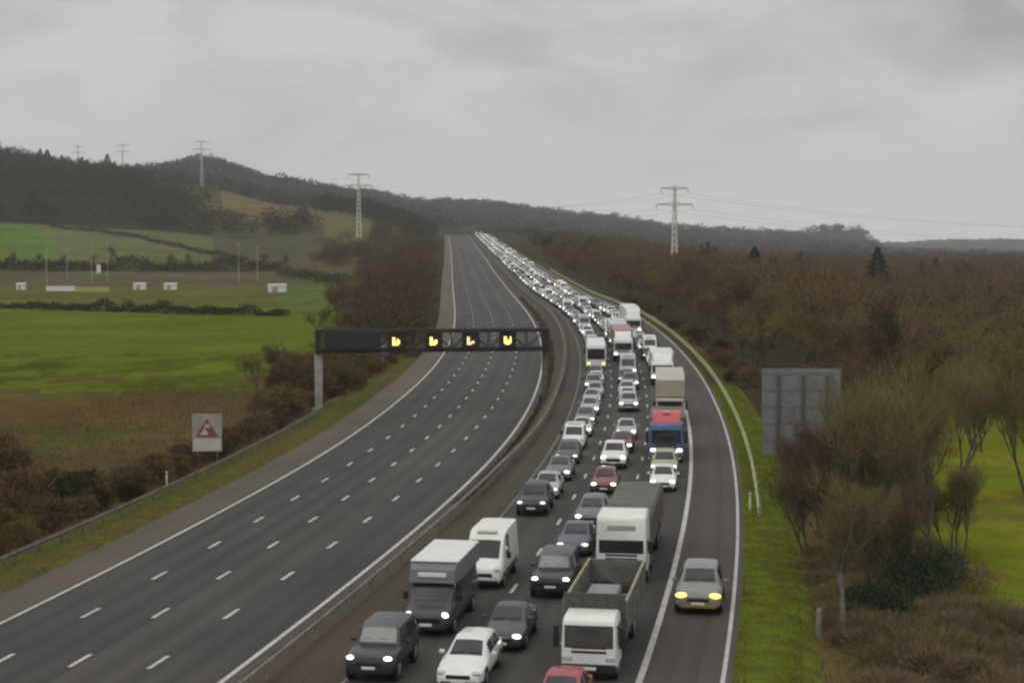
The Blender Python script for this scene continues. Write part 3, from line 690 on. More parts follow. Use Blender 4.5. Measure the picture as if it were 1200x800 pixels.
def box_body(root, name, m_, W, y0, y1, z0, z1, ribs=True, door=True):
    g = MB(); g.box(-W / 2, W / 2, y0, y1, z0, z1, 0, .04); o = g.build(name, m_, root)
    if ribs:
        g = MB()
        for sx in (-1, 1):
            g.box(sx * W / 2 - .02, sx * W / 2 + .02, y0 + .05, y1 - .05, z0, z0 + .10, 0); g.box(sx * W / 2 - .018, sx * W / 2 + .018, y0 + .05, y1 - .05, z1 - .12, z1 - .02, 0)
        for x in (-W / 2, W / 2): g.box(x - .03, x + .03, y0 - .018, y0 + .03, z0 + .03, z1 - .03, 0)
        g.build('frame_rail', STEEL, o)
    return o

def place(o, s, u):
    p = P(s, u); o.location = p; o.rotation_euler = (math.atan(slope(s)), 0, -head(s)); return o
INNER, MID, NEAR, SHO = UC2 - 9.15, UC2 - 5.5, UC2 - 1.83, UC2 + 1.5
def paint(name, c, var=.10, coat=.35, rough=.42): return mat(name, c, rough, .0, var=var, scale=1.2, coat=coat)
P_WHITE = paint('white_car_paint', (.78, .78, .76)); P_SILVER = paint('silver_car_paint', (.42, .43, .44)); P_PALE = paint('pale_grey_car_paint', (.55, .55, .54))
P_GREY = paint('grey_car_paint', (.13, .135, .14)); P_DGREY = paint('charcoal_car_paint', (.050, .052, .055)); P_BLACK = paint('black_car_paint', (.018, .018, .02))
P_DGREEN = paint('dark_green_car_paint', (.022, .030, .026)); P_RED = paint('red_car_paint', (.36, .055, .060)); P_MAROON = paint('maroon_car_paint', (.20, .060, .060))
P_BLUE = paint('blue_grey_car_paint', (.095, .105, .13)); P_NAVY = paint('navy_car_paint', (.03, .04, .08)); P_BEIGE = paint('beige_grey_car_paint', (.235, .225, .20))
P_LIME = paint('pale_green_car_paint', (.36, .38, .20)); P_LORRYBLUE = paint('lorry_blue_paint', (.075, .13, .27)); P_LORRYRED = paint('lorry_red_paint', (.52, .085, .085))
P_CREAM = paint('cream_lorry_paint', (.46, .42, .33)); P_RUST = paint('brown_red_trailer_paint', (.30, .085, .055))
P_TARP = mat('grey_green_tarpaulin', (.120, .124, .108), .8, var=.3, scale=.7)
P_VANWHITE = paint('white_van_paint', (.80, .79, .74), var=.08)
QG = 'vehicles queuing on the right carriageway'
def veh(o, label, cat, s, u, group=QG):
    props(o, label, cat, group); place(o, s, u); return o
def car(kind, pnt, lod, label, s_front, u, lamp=LAMP, cat='car', cross=0.0):
    o = make_car(kind, pnt, lod, lamp); L = CARS[kind]['L']
    return veh(o, label, cat, s_front + L / 2, u + cross)

# --- nearest vehicles, one by one
car('off_road_car', P_DGREEN, 0, 'dark green boxy off-road car beside the central barrier, nearest in the inner lane', -6.2, INNER - .8)
car('estate_car', P_WHITE, 0, 'white estate car with black windows at the bottom edge, beside the dark off-road car', -6.6, MID - .95, LAMP_OFF)
car('saloon_car', P_DGREY, 0, 'charcoal grey car with bright lights just behind the white estate', -.9, MID - .4)
car('off_road_car', P_DGREEN, 0, 'dark boxy car with two round lit lamps, alongside the tipper lorry bed', 8.7, MID + .25)
car('hatchback_car', P_RED, 0, 'red car in front of the white tipper lorry, cut by the bottom edge', -10.8, NEAR - .4)
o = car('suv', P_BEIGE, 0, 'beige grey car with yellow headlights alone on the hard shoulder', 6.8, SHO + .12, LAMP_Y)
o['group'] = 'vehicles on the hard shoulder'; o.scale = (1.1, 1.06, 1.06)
for ch in o.children:
    n_ = ch.name.split('.')[0]
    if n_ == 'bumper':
        ch.data.materials[0] = mat('glow_gold_bumper', (.30, .22, .035), .5)  # headlight glow painted into the bumper colour as dull gold
    if n_ == 'headlight':
        c_ = sum((v_.co for v_ in ch.data.vertices), Vector()) / len(ch.data.vertices)
        for v_ in ch.data.vertices: v_.co = c_ + (v_.co - c_) * 1.35
# minibus with a tall white roof body
def make_luton(root):
    W = 2.12; sh = Shell([(-3.3, .44, .66, .84, .76, .66), (-3.2, .32, .84, 1.02, .94, .80), (-2.75, .28, 1.02, 1.20, 1.02, .84), (-2.35, .28, 1.12, 1.32, 1.04, .90), (-1.75, .28, 1.22, 2.02, 1.04, .90), (-1.55, .28, 1.24, 2.12, 1.04, .92), (3.2, .30, 1.25, 2.12, 1.04, .92), (3.3, .34, 1.2, 2.05, 1.0, .88)])
    b_ = MB(); sh.loft(b_); b_.build('body', P_DGREY, root)
    b_ = MB(); b_.loft([[(-.98, -2.02, 2.06), (.98, -2.02, 2.06), (.96, -1.92, 2.60), (-.96, -1.92, 2.60)], [(-1.06, -1.70, 2.06), (1.06, -1.70, 2.06), (1.04, -1.45, 2.86), (-1.04, -1.45, 2.86)], [(-1.06, 3.3, 2.06), (1.06, 3.3, 2.06), (1.04, 3.3, 2.86), (-1.04, 3.3, 2.86)]])
    up = b_.build('upper_body', mat('mid_grey_van_paint', (.16, .165, .17), .5, var=.1), root)
    b_ = MB(); b_.box(-1.05, 1.05, -1.55, 3.32, 2.85, 2.93, 0, .03); b_.build('roof', P_VANWHITE, root)
    b_ = MB(); b_.box(-.62, .62, -2.05, -1.93, 2.30, 2.48, 0, .02); b_.build('sign_panel', WHITEP, root)
    g = MB(); top_panel(sh, g, -2.32, -1.80); g.build('windscreen', GLASS, root)
    for sx in (-1, 1):
        for y0, y1, r0 in ((-1.85, -.95, .25), (-.75, .3, 0), (.45, 1.5, 0), (1.65, 2.9, 0)):
            g = MB(); side_panel(sh, g, y0, y1, sx, rake0=r0); g.build('side_window', GLASS, root)
        g = MB(); g.ball((sx * .76, -3.13, .93), (.17, .12, .13)); g.build('headlight', LAMP, root)
        g = MB(); g.box(sx * 1.17 - .11, sx * 1.17 + .11, -2.0, -1.86, 1.32, 1.66, 0, .03); g.build('wing_mirror', BLACK, root)
        for y in (-2.3, 1.9): wheel(root, sx * 1.052, y, .36, .24)
    g = MB(); g.box(-.6, .6, -3.34, -3.2, .66, .86, 0, .03); g.build('grille', BLACK, root); g = MB(); g.box(-.85, .85, -3.32, -3.0, .32, .48, 0, .04); g.build('bumper', BLACK, root)
    g = MB(); g.box(-.27, .27, -3.36, -3.33, .50, .62, 0, .006); g.build('number_plate', PLATE, root)
o = empty('minibus'); make_luton(o); veh(o, 'dark grey minibus with a white roof and a white strip above its windscreen', 'minibus', 1.0 + 3.3, INNER - .25)
o = make_van('panel_van', P_VANWHITE, 0, LAMP_OFF); veh(o, 'large white panel van right behind the white-roofed minibus', 'van', 10.3 + 2.85, INNER + .35)
# tipper lorry with open bed
def make_tipper(root):
    W = 2.15
    lorry_cab(root, P_VANWHITE, W, -4.6, -2.95, .55, 1.27, 2.14, 2.42, LAMP_OFF, mat('green_tinted_screen', (.065, .078, .072), .08, spec=.9))
    chassis(root, -4.0, 5.2, .78); axles(root, W, (-3.9,), .42); axles(root, W, (2.6,), .46)
    bed = MB(); Wb = 2.4; YE = 5.7; ZS = 2.62
    bed.box(-Wb / 2, Wb / 2, -2.75, YE, 1.30, 1.42, 0, .02); bed.build('bed_floor', mat('worn_bed_floor', (.20, .20, .19), .7, var=.45, scale=1.5), root)
    g = MB(); g.box(-Wb / 2, Wb / 2, -2.87, -2.75, 1.0, 2.98, 0, .02)
    for k in range(5): x = -Wb / 2 + Wb * (k + .5) / 5; g.box(x - .03, x + .03, -2.90, -2.84, 1.05, 2.9, 0, .01)
    g.build('headboard', mat('grimy_green_board', (.090, .089, .074), .8, var=.35, scale=2), root)
    sidem = mat('grimy_tipper_side', (.165, .162, .145), .75, var=.4, scale=1.6)
    for sx in (-1, 1):
        g = MB(); g.box(sx * Wb / 2 - .035, sx * Wb / 2 + .035, -2.75, YE, 1.30, ZS, 0, .015)
        for k in range(8): y = -2.6 + k * 1.17; g.box(sx * (Wb / 2 + .05) - .025, sx * (Wb / 2 + .05) + .025, y - .05, y + .05, 1.2, ZS - .02, 0, .01)
        o = g.build('side_board', sidem, root)
        g = MB(); g.box(sx * Wb / 2 - .06, sx * Wb / 2 + .06, -2.75, YE, ZS, ZS + .07, 0, .02); g.build('top_rail', mat('yellowed_rail', (.33, .30, .16), .6, var=.3, scale=2), o)
    g = MB(); g.box(-Wb / 2, Wb / 2, YE - .04, YE + .04, 1.35, ZS + .02, 0, .02); g.build('tailboard', sidem, root)
o = empty('tipper_lorry'); make_tipper(o); T = veh(o, 'white-cabbed tipper lorry with an open grey bed behind the red car', 'lorry', -4.5 + 4.6, NEAR - .05)
def on_bed(name, mb, m_, label, cat, off):
    o = mb.build(name, m_); o.rotation_euler = T.rotation_euler
    bpy.context.view_layer.update(); o.location = T.matrix_world @ Vector(off); props(o, label, cat, 'loads on the tipper bed')
g = MB(); g.box(-.75, .6, -1.6, 1.8, 0, .62, 0, .08); on_bed('folded_tarpaulin', g, mat('pale_tarpaulin', (.30, .29, .285), .7, var=.2), 'pale grey folded tarpaulin lying in the tipper lorry bed', 'tarpaulin', (-.15, 1.6, 1.42))
g = MB(); g.box(-.42, .42, -.3, .3, 0, .42, 0, .06); g.box(-.3, .3, -.2, .2, .42, .5, 0, .03); on_bed('tool_box', g, BLACK, 'black box at the left rear of the tipper lorry bed', 'box', (-.55, 4.7, 1.42))
g = MB(); g.box(-.36, .36, -.3, .3, 0, .40, 0, .06); g.box(-.25, .25, -.2, .2, .40, .47, 0, .03); on_bed('tool_box', g, mat('charcoal_box', (.04, .04, .04), .6), 'charcoal box at the right rear of the tipper lorry bed', 'box', (.5, 4.8, 1.42))
# articulated lorry, tall white cab
def make_artic(root, cabp, trailm, glass=GLASS, W=2.5, tl=11.5, cab_top=3.65, tr_top=3.35, low=False, deflector=None, visor=None, zs=(1.62, 2.34), trailer='trailer', lamp=LAMP):
    yf = -8.0
    lorry_cab(root, cabp, W, yf, yf + 2.2, .72, zs[0], zs[1], cab_top, lamp, glass, visor=visor, deflector=deflector)
    if cab_top - zs[1] > .8:
        g = MB(); g.box(-W * .28, W * .28, yf - .03, yf + .1, zs[1] + .45, zs[1] + .72, 0, .04); g.build('roof_sign', mat('pale_grey_panel', (.36, .36, .34), .5), root)
    chassis(root, yf + 1, yf + 4.5, .85); axles(root, W, (yf + 1.3, yf + 4.1), .5); axles(root, W, (yf + 2.6 + tl - 3.6, yf + 2.6 + tl - 2.4, yf + 2.6 + tl - 1.2), .5)
    y0 = yf + 2.6
    if low:
        g = MB(); g.box(-W / 2, W / 2, y0, y0 + tl, 1.15, tr_top - .12, 0, .05); t_ = g.build(trailer, trailm, root)
        g = MB(); g.loft([[(-W / 2 - .02, y, tr_top - .16), (W / 2 + .02, y, tr_top - .16), (W / 2 - .1, y, tr_top - .02 + .04 * (k % 2)), (0, y, tr_top + .05 + .05 * (k % 2)), (-W / 2 + .1, y, tr_top - .02 + .04 * (k % 2))] for k, y in enumerate(np.linspace(y0, y0 + tl, 12))]); g.build('cover_sheet', P_TARP, t_)
        for sx in (-1, 1):
            for k in range(10): y = y0 + .3 + k * (tl - .6) / 9; g = MB(); g.box(sx * (W / 2 + .02) - .03, sx * (W / 2 + .02) + .03, y - .05, y + .05, 1.2, tr_top - .2); g.build('side_rib', STEEL_B, t_)
    else: box_body(root, trailer, trailm, W, y0, y0 + tl, 1.10, tr_top)
o = empty('articulated_lorry'); make_artic(o, P_VANWHITE, mat('grey_green_trailer', (.15, .152, .138), .7, var=.3, scale=.8), low=True, tr_top=3.0, tl=10.5, lamp=LAMP_OFF, cab_top=3.42, zs=(1.55, 2.2))
veh(o, 'articulated lorry with tall white cab and grey-green sheeted trailer behind the tipper', 'lorry', 12.2 + 8.0, NEAR - .5)
# inner lane further back
car('suv', P_BLACK, 0, 'black car with lit lamps leading the gap behind the white panel van', 30.3, INNER, LAMP_DIM)
car('hatchback_car', P_SILVER, 0, 'silver hatchback with bluish lamps directly behind the black car in the inner lane', 36.5, INNER + .1, LAMP_DIM)
car('saloon_car', P_GREY, 0, 'mid grey saloon with one bright lamp, behind the silver hatchback by the barrier', 44.0, INNER + .15)
car('estate_car', P_DGREY, 0, 'charcoal estate car just in front of the small white van with the wide windscreen', 52.0, INNER + .05, LAMP_DIM)
o = make_van('small_van', P_WHITE, 0, LAMP_OFF); veh(o, 'small white van with a wide dark windscreen, inner lane beside the reserve', 'van', 60.0 + 2.2, INNER - .05)
car('hatchback_car', P_PALE, 0, 'pale grey hatchback right behind the small white van in the inner lane', 68.0, INNER + .1)
car('saloon_car', P_GREY, 0, 'grey saloon second behind the small white van in the inner lane', 75.5, INNER)
car('estate_car', P_SILVER, 0, 'silver estate third behind the small white van, next to the barrier', 83.5, INNER + .1)
# middle lane further back
car('saloon_car', P_BLUE, 0, 'blue-grey saloon beside the white lorry cab, directly behind the dark boxy car', 18.6, MID + .1, LAMP_DIM)
car('estate_car', P_GREY, 0, 'grey estate with both lamps lit beside the sheeted trailer', 27.0, MID + .15)
car('hatchback_car', P_MAROON, 0, 'maroon hatchback in the middle lane in front of the white pickup', 39.0, MID)
# pickup
def make_pickup(root):
    sh = Shell([(-2.6, .44, .64, .80, .68, .58), (-2.5, .30, .76, .94, .88, .76), (-2.1, .28, .90, 1.05, .93, .78), (-1.35, .28, 1.0, 1.12, .94, .80), (-1.0, .28, 1.06, 1.16, .94, .80), (-.35, .28, 1.10, 1.70, .94, .68), (.2, .28, 1.12, 1.78, .94, .70), (.85, .28, 1.12, 1.74, .94, .68), (1.05, .28, 1.12, 1.22, .94, .80), (1.1, .28, 1.05, 1.12, .94, .84), (2.6, .32, 1.05, 1.12, .93, .84)])
    b_ = MB(); sh.loft(b_); b_.build('body', P_WHITE, root)
    g = MB(); top_panel(sh, g, -.96, -.40); g.build('windscreen', GLASS, root)
    g = MB(); g.box(-.80, .80, 1.18, 2.55, 1.10, 1.155, 0, .02); g.build('load_cover', BLACK, root)
    for sx in (-1, 1):
        for y0, y1, r0 in ((-.55, .15, .2, ), (.25, .78, 0)):
            g = MB(); side_panel(sh, g, y0, y1, sx, rake0=r0); g.build('side_window', GLASS, root)
        g = MB(); g.ball((sx * .68, -2.45, .88), (.2, .12, .12)); g.build('headlight', LAMP, root)
        g = MB(); g.box(sx * 1.05 - .1, sx * 1.05 + .1, -.72, -.6, 1.18, 1.36, 0, .03); g.build('wing_mirror', BLACK, root)
        for y in (-1.6, 1.6): wheel(root, sx * .952, y, .39, .25)
    g = MB(); g.box(-.5, .5, -2.65, -2.5, .6, .82, 0, .03); g.build('grille', BLACK, root); g = MB(); g.box(-.8, .8, -2.63, -2.3, .34, .5, 0, .04); g.build('bumper', BLACK, root)
    g = MB(); g.box(-.26, .26, -2.68, -2.64, .46, .57, 0, .006); g.build('number_plate', PLATE, root)
o = empty('pickup_truck'); make_pickup(o); veh(o, 'white pickup with dark grille and lit lamps behind the maroon hatchback', 'pickup', 50.0 + 2.6, MID - .05)
car('saloon_car', P_MAROON, 0, 'dark red saloon half hidden behind the white pickup', 58.5, MID + .1)
car('hatchback_car', P_SILVER, 0, 'silver hatchback second behind the white pickup in the middle lane', 67.0, MID + .2)
car('suv', P_SILVER, 0, 'silver car with two very bright lamps beside the cream box lorry', 86.5, MID + .05)
# nearside lane further back
car('hatchback_car', P_WHITE, 0, 'white hatchback at the right of the nearside lane, ahead of the pale green car', 40.5, NEAR + .1)
car('suv', P_LIME, 0, 'pale green car squeezed between the white hatchback and the blue lorry', 46.3, NEAR)
def make_rigid(root, cabp, boxm, W=2.5, L=9.5, box_top=3.6, cab_top=2.75, zs=(1.45, 2.25), visor=None, deflector=None, luton=False, stripe=None, lamp=LAMP):
    yf = -L / 2
    lorry_cab(root, cabp, W, yf, yf + 1.9, .68, zs[0], zs[1], cab_top, lamp, GLASS, visor, deflector, stripe)
    chassis(root, yf + 1, L / 2, .8); axles(root, W, (yf + 1.1, L / 2 - 2.2), .46)
    bx = box_body(root, 'box_body', boxm, W + .05, yf + 2.05, L / 2, 1.05, box_top)
    if luton: g = MB(); g.loft([[(-W / 2, yf + .15, cab_top + .02), (W / 2, yf + .15, cab_top + .02), (W / 2, yf - .02, box_top - .25), (-W / 2, yf - .02, box_top - .25)], [(-W / 2 - .02, yf + 2.04, cab_top + .02), (W / 2 + .02, yf + 2.04, cab_top + .02), (W / 2 + .02, yf + 2.04, box_top - .02), (-W / 2 - .02, yf + 2.04, box_top - .02)]]); g.build('overcab_box', boxm, root)
o = empty('box_lorry'); make_rigid(o, P_LORRYBLUE, P_TARP, L=10, box_top=3.2, cab_top=3.05, zs=(1.5, 2.42), visor=P_LORRYBLUE, deflector=(P_LORRYRED, .75), stripe=P_LORRYBLUE)
g = MB(); g.box(-.3, .3, -4.2, -3.9, 3.62, 3.8, 0, .05); g.build('roof_lamp', mat('pale_pink_panel', (.6, .42, .40), .5), o)
veh(o, 'blue-cabbed lorry with a red roof deflector behind the pale green car', 'lorry', 53.5 + 5, NEAR)
o = empty('box_lorry'); make_rigid(o, P_CREAM, P_CREAM, L=10.5, box_top=4.35, cab_top=2.6, luton=True)
veh(o, 'tall cream box lorry directly behind the blue lorry with the red roof', 'lorry', 76 + 5.2, NEAR + .15)
o = empty('box_lorry'); make_rigid(o, P_WHITE, P_WHITE, L=9, box_top=3.5, cab_top=2.6, deflector=(P_WHITE, .85))
veh(o, 'white-roofed lorry with a dark windscreen next behind the cream box lorry', 'lorry', 111 + 4.5, NEAR + .1)
# lorries and coach in the middle distance
RG = 'lorries and coaches in the middle of the queue'
o = empty('coach')
def make_coach(root, m_):
    b_ = MB()
    def ring(y, sh_, zt): w = 1.25 - sh_; return [(-w, y, .3), (w, y, .3), (w, y, 1.2), (w * .97, y, zt - .25), (w * .85, y, zt), (-w * .85, y, zt), (-w * .97, y, zt - .25), (-w, y, 1.2)]
    b_.loft([ring(-6, .12, 2.9), ring(-5.85, .03, 3.2), ring(-5.3, 0, 3.35), ring(5.9, 0, 3.35), ring(6, .05, 3.25)]); b_.build('body', m_, root)
    g = MB(); g.box(-1.08, 1.08, -6.03, -5.9, 1.25, 2.75, 0, .05); g.build('windscreen', GLASS, root)
    for sx in (-1, 1):
        g = MB(); g.box(sx * 1.235 - .02, sx * 1.235 + .02, -5.2, 5.6, 1.55, 2.6, 0, .015); g.build('side_window', GLASS, root)
        g = MB(); g.box(sx * .9 - .18, sx * .9 + .18, -6.05, -5.9, .62, .82, 0, .03); g.build('headlight', LAMP_Y, root)
        g = MB(); g.tube((sx * 1.1, -5.95, 3.0), (sx * 1.45, -6.25, 2.6), .03, n=6); g.box(sx * 1.45 - .1, sx * 1.45 + .1, -6.3, -6.2, 2.0, 2.6, 0, .03); g.build('wing_mirror', BLACK, root)
    axles(root, 2.5, (-3.6, 3.2), .5)
    g = MB(); g.box(-.28, .28, -6.04, -5.95, .45, .56, 0); g.build('number_plate', PLATE, root)
make_coach(o, P_WHITE); o.scale = (1, 1, .9); veh(o, 'white coach with yellow lamps in the inner lane by the gantry end', 'coach', 131 + 6, INNER + .1, QG)
o = empty('articulated_lorry'); make_artic(o, P_WHITE, P_RUST, cab_top=3.0, tr_top=3.9, deflector=(P_WHITE, .8), zs=(1.55, 2.4), tl=12.5); veh(o, 'white-cabbed articulated lorry pulling a red-brown trailer in the middle lane', 'lorry', 141 + 8, MID)
o = empty('box_lorry'); make_rigid(o, P_PALE, P_PALE, L=9, box_top=3.6, cab_top=2.6, luton=True); veh(o, 'pale box lorry right behind the red-brown trailer', 'lorry', 164 + 4.5, MID + .1)
o = empty('articulated_lorry'); make_artic(o, P_WHITE, P_VANWHITE, cab_top=3.0, tr_top=4.2, deflector=(P_WHITE, 1.1), zs=(1.55, 2.4), tl=12.5); veh(o, 'big white articulated lorry furthest back of the lorry cluster in the nearside lane', 'lorry', 186 + 8, NEAR)

# --- the rest of the queue, bumper to bumper up to the crest
rng = random.Random(11)
KP = [('hatchback_car', .36), ('saloon_car', .16), ('estate_car', .18), ('suv', .30)]
CP = [('white', P_WHITE, .44), ('silver', P_SILVER, .20), ('pale grey', P_PALE, .16), ('grey', P_GREY, .10), ('charcoal', P_DGREY, .06), ('black', P_BLACK, .05), ('blue-grey', P_BLUE, .04), ('red', P_RED, .035), ('navy', P_NAVY, .015), ('beige', P_BEIGE, .04)]
def pick(tbl):
    r = rng.random() * sum(q[-1] for q in tbl)
    for q in tbl:
        r -= q[-1]
        if r <= 0: return q
    return tbl[-1]
_proto = {}
def proto(kind, cname, pnt, lod, lamp=LAMP):
    k = (kind, cname, lod, lamp.name)
    if k in _proto: return copy_tree(_proto[k])
    o = make_van(kind, pnt, 2 if lod == 2 else 1, lamp) if kind in VANS else make_car(kind, pnt, lod, lamp)
    _proto[k] = o; return o
ORD = ['', 'first', 'second', 'third', 'fourth', 'fifth', 'sixth', 'seventh', 'eighth', 'ninth', 'tenth', 'eleventh', 'twelfth', 'thirteenth', 'fourteenth', 'fifteenth', 'sixteenth', 'seventeenth', 'eighteenth', 'nineteenth', 'twentieth']
NICE = {'hatchback_car': 'hatchback', 'saloon_car': 'saloon', 'estate_car': 'estate', 'suv': 'tall car', 'panel_van': 'panel van', 'small_van': 'small van'}
blocks = {INNER: [(-20, 91), (129, 145)], MID: [(-20, 93), (139, 177)], NEAR: [(-20, 123), (184, 208)]}
marks = {INNER: [(83.5, 'the silver estate beside the barrier', 'inner'), (131, 'the white coach', 'inner')], MID: [(86.5, 'the silver car with very bright lamps', 'middle'), (164, 'the pale box lorry', 'middle')],
         NEAR: [(111, 'the white-roofed lorry', 'nearside'), (186, 'the rearmost white articulated lorry', 'nearside')]}
slots = []
for u in (INNER, MID, NEAR):
    s = 90.0
    while s < 1235:
        kind = pick(KP)[0] if rng.random() > .13 else rng.choice(['panel_van', 'small_van', 'panel_van'])
        L = (CARS.get(kind) or VANS.get(kind))['L']
        hit = [b for b in blocks[u] if s < b[1] and s + L + .8 > b[0]]
        if hit: s = hit[0][1] + .3; continue
        slots.append((s, u, kind, L)); s += L + (rng.uniform(1.1, 2.8) if s < 260 else rng.uniform(.8, 2.0))
slots.sort(key=lambda q: q[0])
ncar = 33; cnt = {}; rest = []
for s, u, kind, L in slots:
    cname, pnt, _ = pick(CP)
    if kind in VANS: cname, pnt = ('white', P_VANWHITE) if rng.random() < .8 else ('silver', P_SILVER)
    du = rng.uniform(-.25, .25)
    if ncar >= 296: rest.append((s, u + du, kind, L, cname, pnt)); continue
    lod = 1 if s < 265 else 2
    o = proto(kind, cname, pnt, lod, rng.choice((LAMP, LAMP, LAMP, LAMP_DIM, LAMP_DIM, LAMP_OFF)))
    cat = 'van' if kind in VANS else 'car'
    if cat == 'car': ncar += 1
    m_ = [q for q in marks[u] if s > q[0]]
    if m_:
        q = m_[-1]; cnt[(u, q[1])] = cnt.get((u, q[1]), 0) + 1; k = cnt[(u, q[1])]
    else: q = (0, 'the long gap', {INNER: 'inner', MID: 'middle', NEAR: 'nearside'}[u]); k = 99
    if lod == 1 and k <= 20:
        lab = '%s %s in the %s lane, %s behind %s' % (cname, NICE[kind], q[2], ORD[k], q[1])
        place(props(o, lab, cat, QG), s + L / 2, u + du)
    else:
        zone = 'below the crest' if s > 480 else 'halfway up the hill'
        lab = 'tiny %s %s among the distant %s lane traffic %s' % (cname, NICE[kind], q[2], zone)
        place(props(o, lab, cat, 'tiny %s %ss in the distant %s lane %s' % (cname, NICE[kind], q[2], zone)), s + L / 2, u + du)
# beyond the three hundredth car: one mass of traffic at the crest
big = MB(); tmats = []; 
for s, u, kind, L, cname, pnt in rest:
    k = (kind, cname, 2, LAMP.name)
    if k not in _proto:
        src = proto(kind, cname, pnt, 2); me = src.data; bpy.data.objects.remove(src); del _proto[k]
    else: me = _proto[k].data
    p = P(s + L / 2, u); M_ = Matrix.Translation(p) @ Matrix.Rotation(-head(s), 4, 'Z'); n = len(big.v)
    big.v += [tuple(M_ @ v_.co) for v_ in me.vertices]
    for m_ in me.materials:
        if m_ not in tmats: tmats.append(m_)
    mi = [tmats.index(m_) for m_ in me.materials]
    for q in me.polygons: big.f.append(tuple(i + n for i in q.vertices)); big.m.append(mi[q.material_index])
o = mesh_obj('distant_traffic', big.v, big.f, tmats, mi=big.m); props(o, 'mass of tiny pale vehicles queuing near the crest of the motorway', 'traffic', None, 'stuff')

# ------------------------------------------------------------------ plants
def blades(V, F, p, d, l, w, rng):
    d = unit(d); a_ = unit(np.cross(d, unit(np.array([rng.gauss(0, 1), rng.gauss(0, 1), rng.gauss(0, 1)]))))
    n = len(V); m_ = p + d * l * .45
    V += [tuple(p), tuple(m_ + a_ * w), tuple(p + d * l), tuple(m_ - a_ * w)]; F.append((n, n + 1, n + 2, n + 3))
def rdir(rng, up=0.0):
    v = np.array([rng.gauss(0, 1), rng.gauss(0, 1), rng.gauss(0, 1) + up]); return unit(v)
def bare_tree(seed, h, spread, ntw, tw_l=.8, tw_w=.022, clear=.22, stems=1, lean=.1, up=0.0):
    """tapered trunk and limbs (one mesh) + fine twigs (another)"""
    rng = random.Random(seed); tr = MB(); V = []; F = []; tips = []
    def limb(p, d, l, r, lev):
        steps = 3 if lev < 2 else 2; q = p.copy(); dd = d.copy()
        for k in range(steps):
            dd = unit(dd + rdir(rng, .25) * (.16 + .06 * lev)); e = q + dd * l / steps; r1 = r * (1 - .55 * (k + 1) / steps)
            tr.tube(q, e, r * (1 - .55 * k / steps), r1, n=7 if lev == 0 else (5 if lev == 1 else 3), cap=False)
            if lev < 3 and (k > 0 or lev > 0):
                for _ in range({0: 3, 1: 2, 2: 2}[lev] + (k == steps - 1)):
                    o_ = rdir(rng, .3); o_[2] = abs(o_[2]) * .7 + up; o_ = unit(np.array([o_[0] * spread, o_[1] * spread, o_[2]]))
                    limb(e, unit(dd * .55 + o_ * .8), l * rng.uniform(.46, .68), r1 * rng.uniform(.45, .7), lev + 1)
            if lev >= 2: tips.append((e, dd, l)); tips.append(((q + e) / 2, dd, l))
            q = e
    for s_ in range(stems):
        a_ = rng.uniform(0, 6.28); off = np.array([math.cos(a_), math.sin(a_), 0]) * (.12 * stems if stems > 1 else 0)
        d = unit(np.array([math.cos(a_) * lean * stems, math.sin(a_) * lean * stems, 1.0]))
        limb(off + np.array([0, 0, -.3]), d, h * (.52 if stems == 1 else .46) * rng.uniform(.85, 1.05), h * .02 / math.sqrt(stems) + .03, 0)
    while len(V) < ntw * 4:
        p, d, l = rng.choice(tips)
        q = p + rdir(rng) * rng.uniform(0, .25) * l
        blades(V, F, q, d * .6 + rdir(rng, .35 + up) * .8, rng.uniform(.5, 1.2) * tw_l, tw_w * rng.uniform(.6, 1.4), rng)
    # scale the whole to the height asked for
    zz = max(v[2] for v in V); f_ = h / zz
    tr.v = [(x * f_, y * f_, z * f_) for x, y, z in tr.v]; V = [(x * f_, y * f_, z * f_) for x, y, z in V]
    return tr, V, F
def make_bare(name, seed, h, spread, ntw, tm, bm_=None, crown='crown', **kw):
    tr, V, F = bare_tree(seed, h, spread, ntw, **kw)
    root = empty(name); o = mesh_obj('trunk', tr.v, tr.f, bm_ or BARK, root, smooth_=True); mesh_obj(crown, V, F, tm, root); return root
def make_conifer(seed, h, w, tm):
    rng = random.Random(seed); tr = MB(); tr.tube((0, 0, -.3), (0, 0, h), .22, .03, n=7); V = []; F = []
    for k in range(5200):
        t_ = rng.random() ** 1.3; z = h * (.08 + .92 * t_); r = w * (1 - t_) ** .85 * rng.uniform(.25, 1.05) * (.8 + .2 * math.sin(z * 4)); a_ = rng.uniform(0, 6.28)
        blades(V, F, np.array([math.cos(a_) * r * .6, math.sin(a_) * r * .6, z]), np.array([math.cos(a_), math.sin(a_), rng.uniform(-.5, .25)]), rng.uniform(.5, 1.1) * (.5 + .6 * (1 - t_)), rng.uniform(.08, .2), rng)
    root = empty('conifer'); mesh_obj('trunk', tr.v, tr.f, BARK, root, smooth_=True); mesh_obj('crown', V, F, tm, root); return root
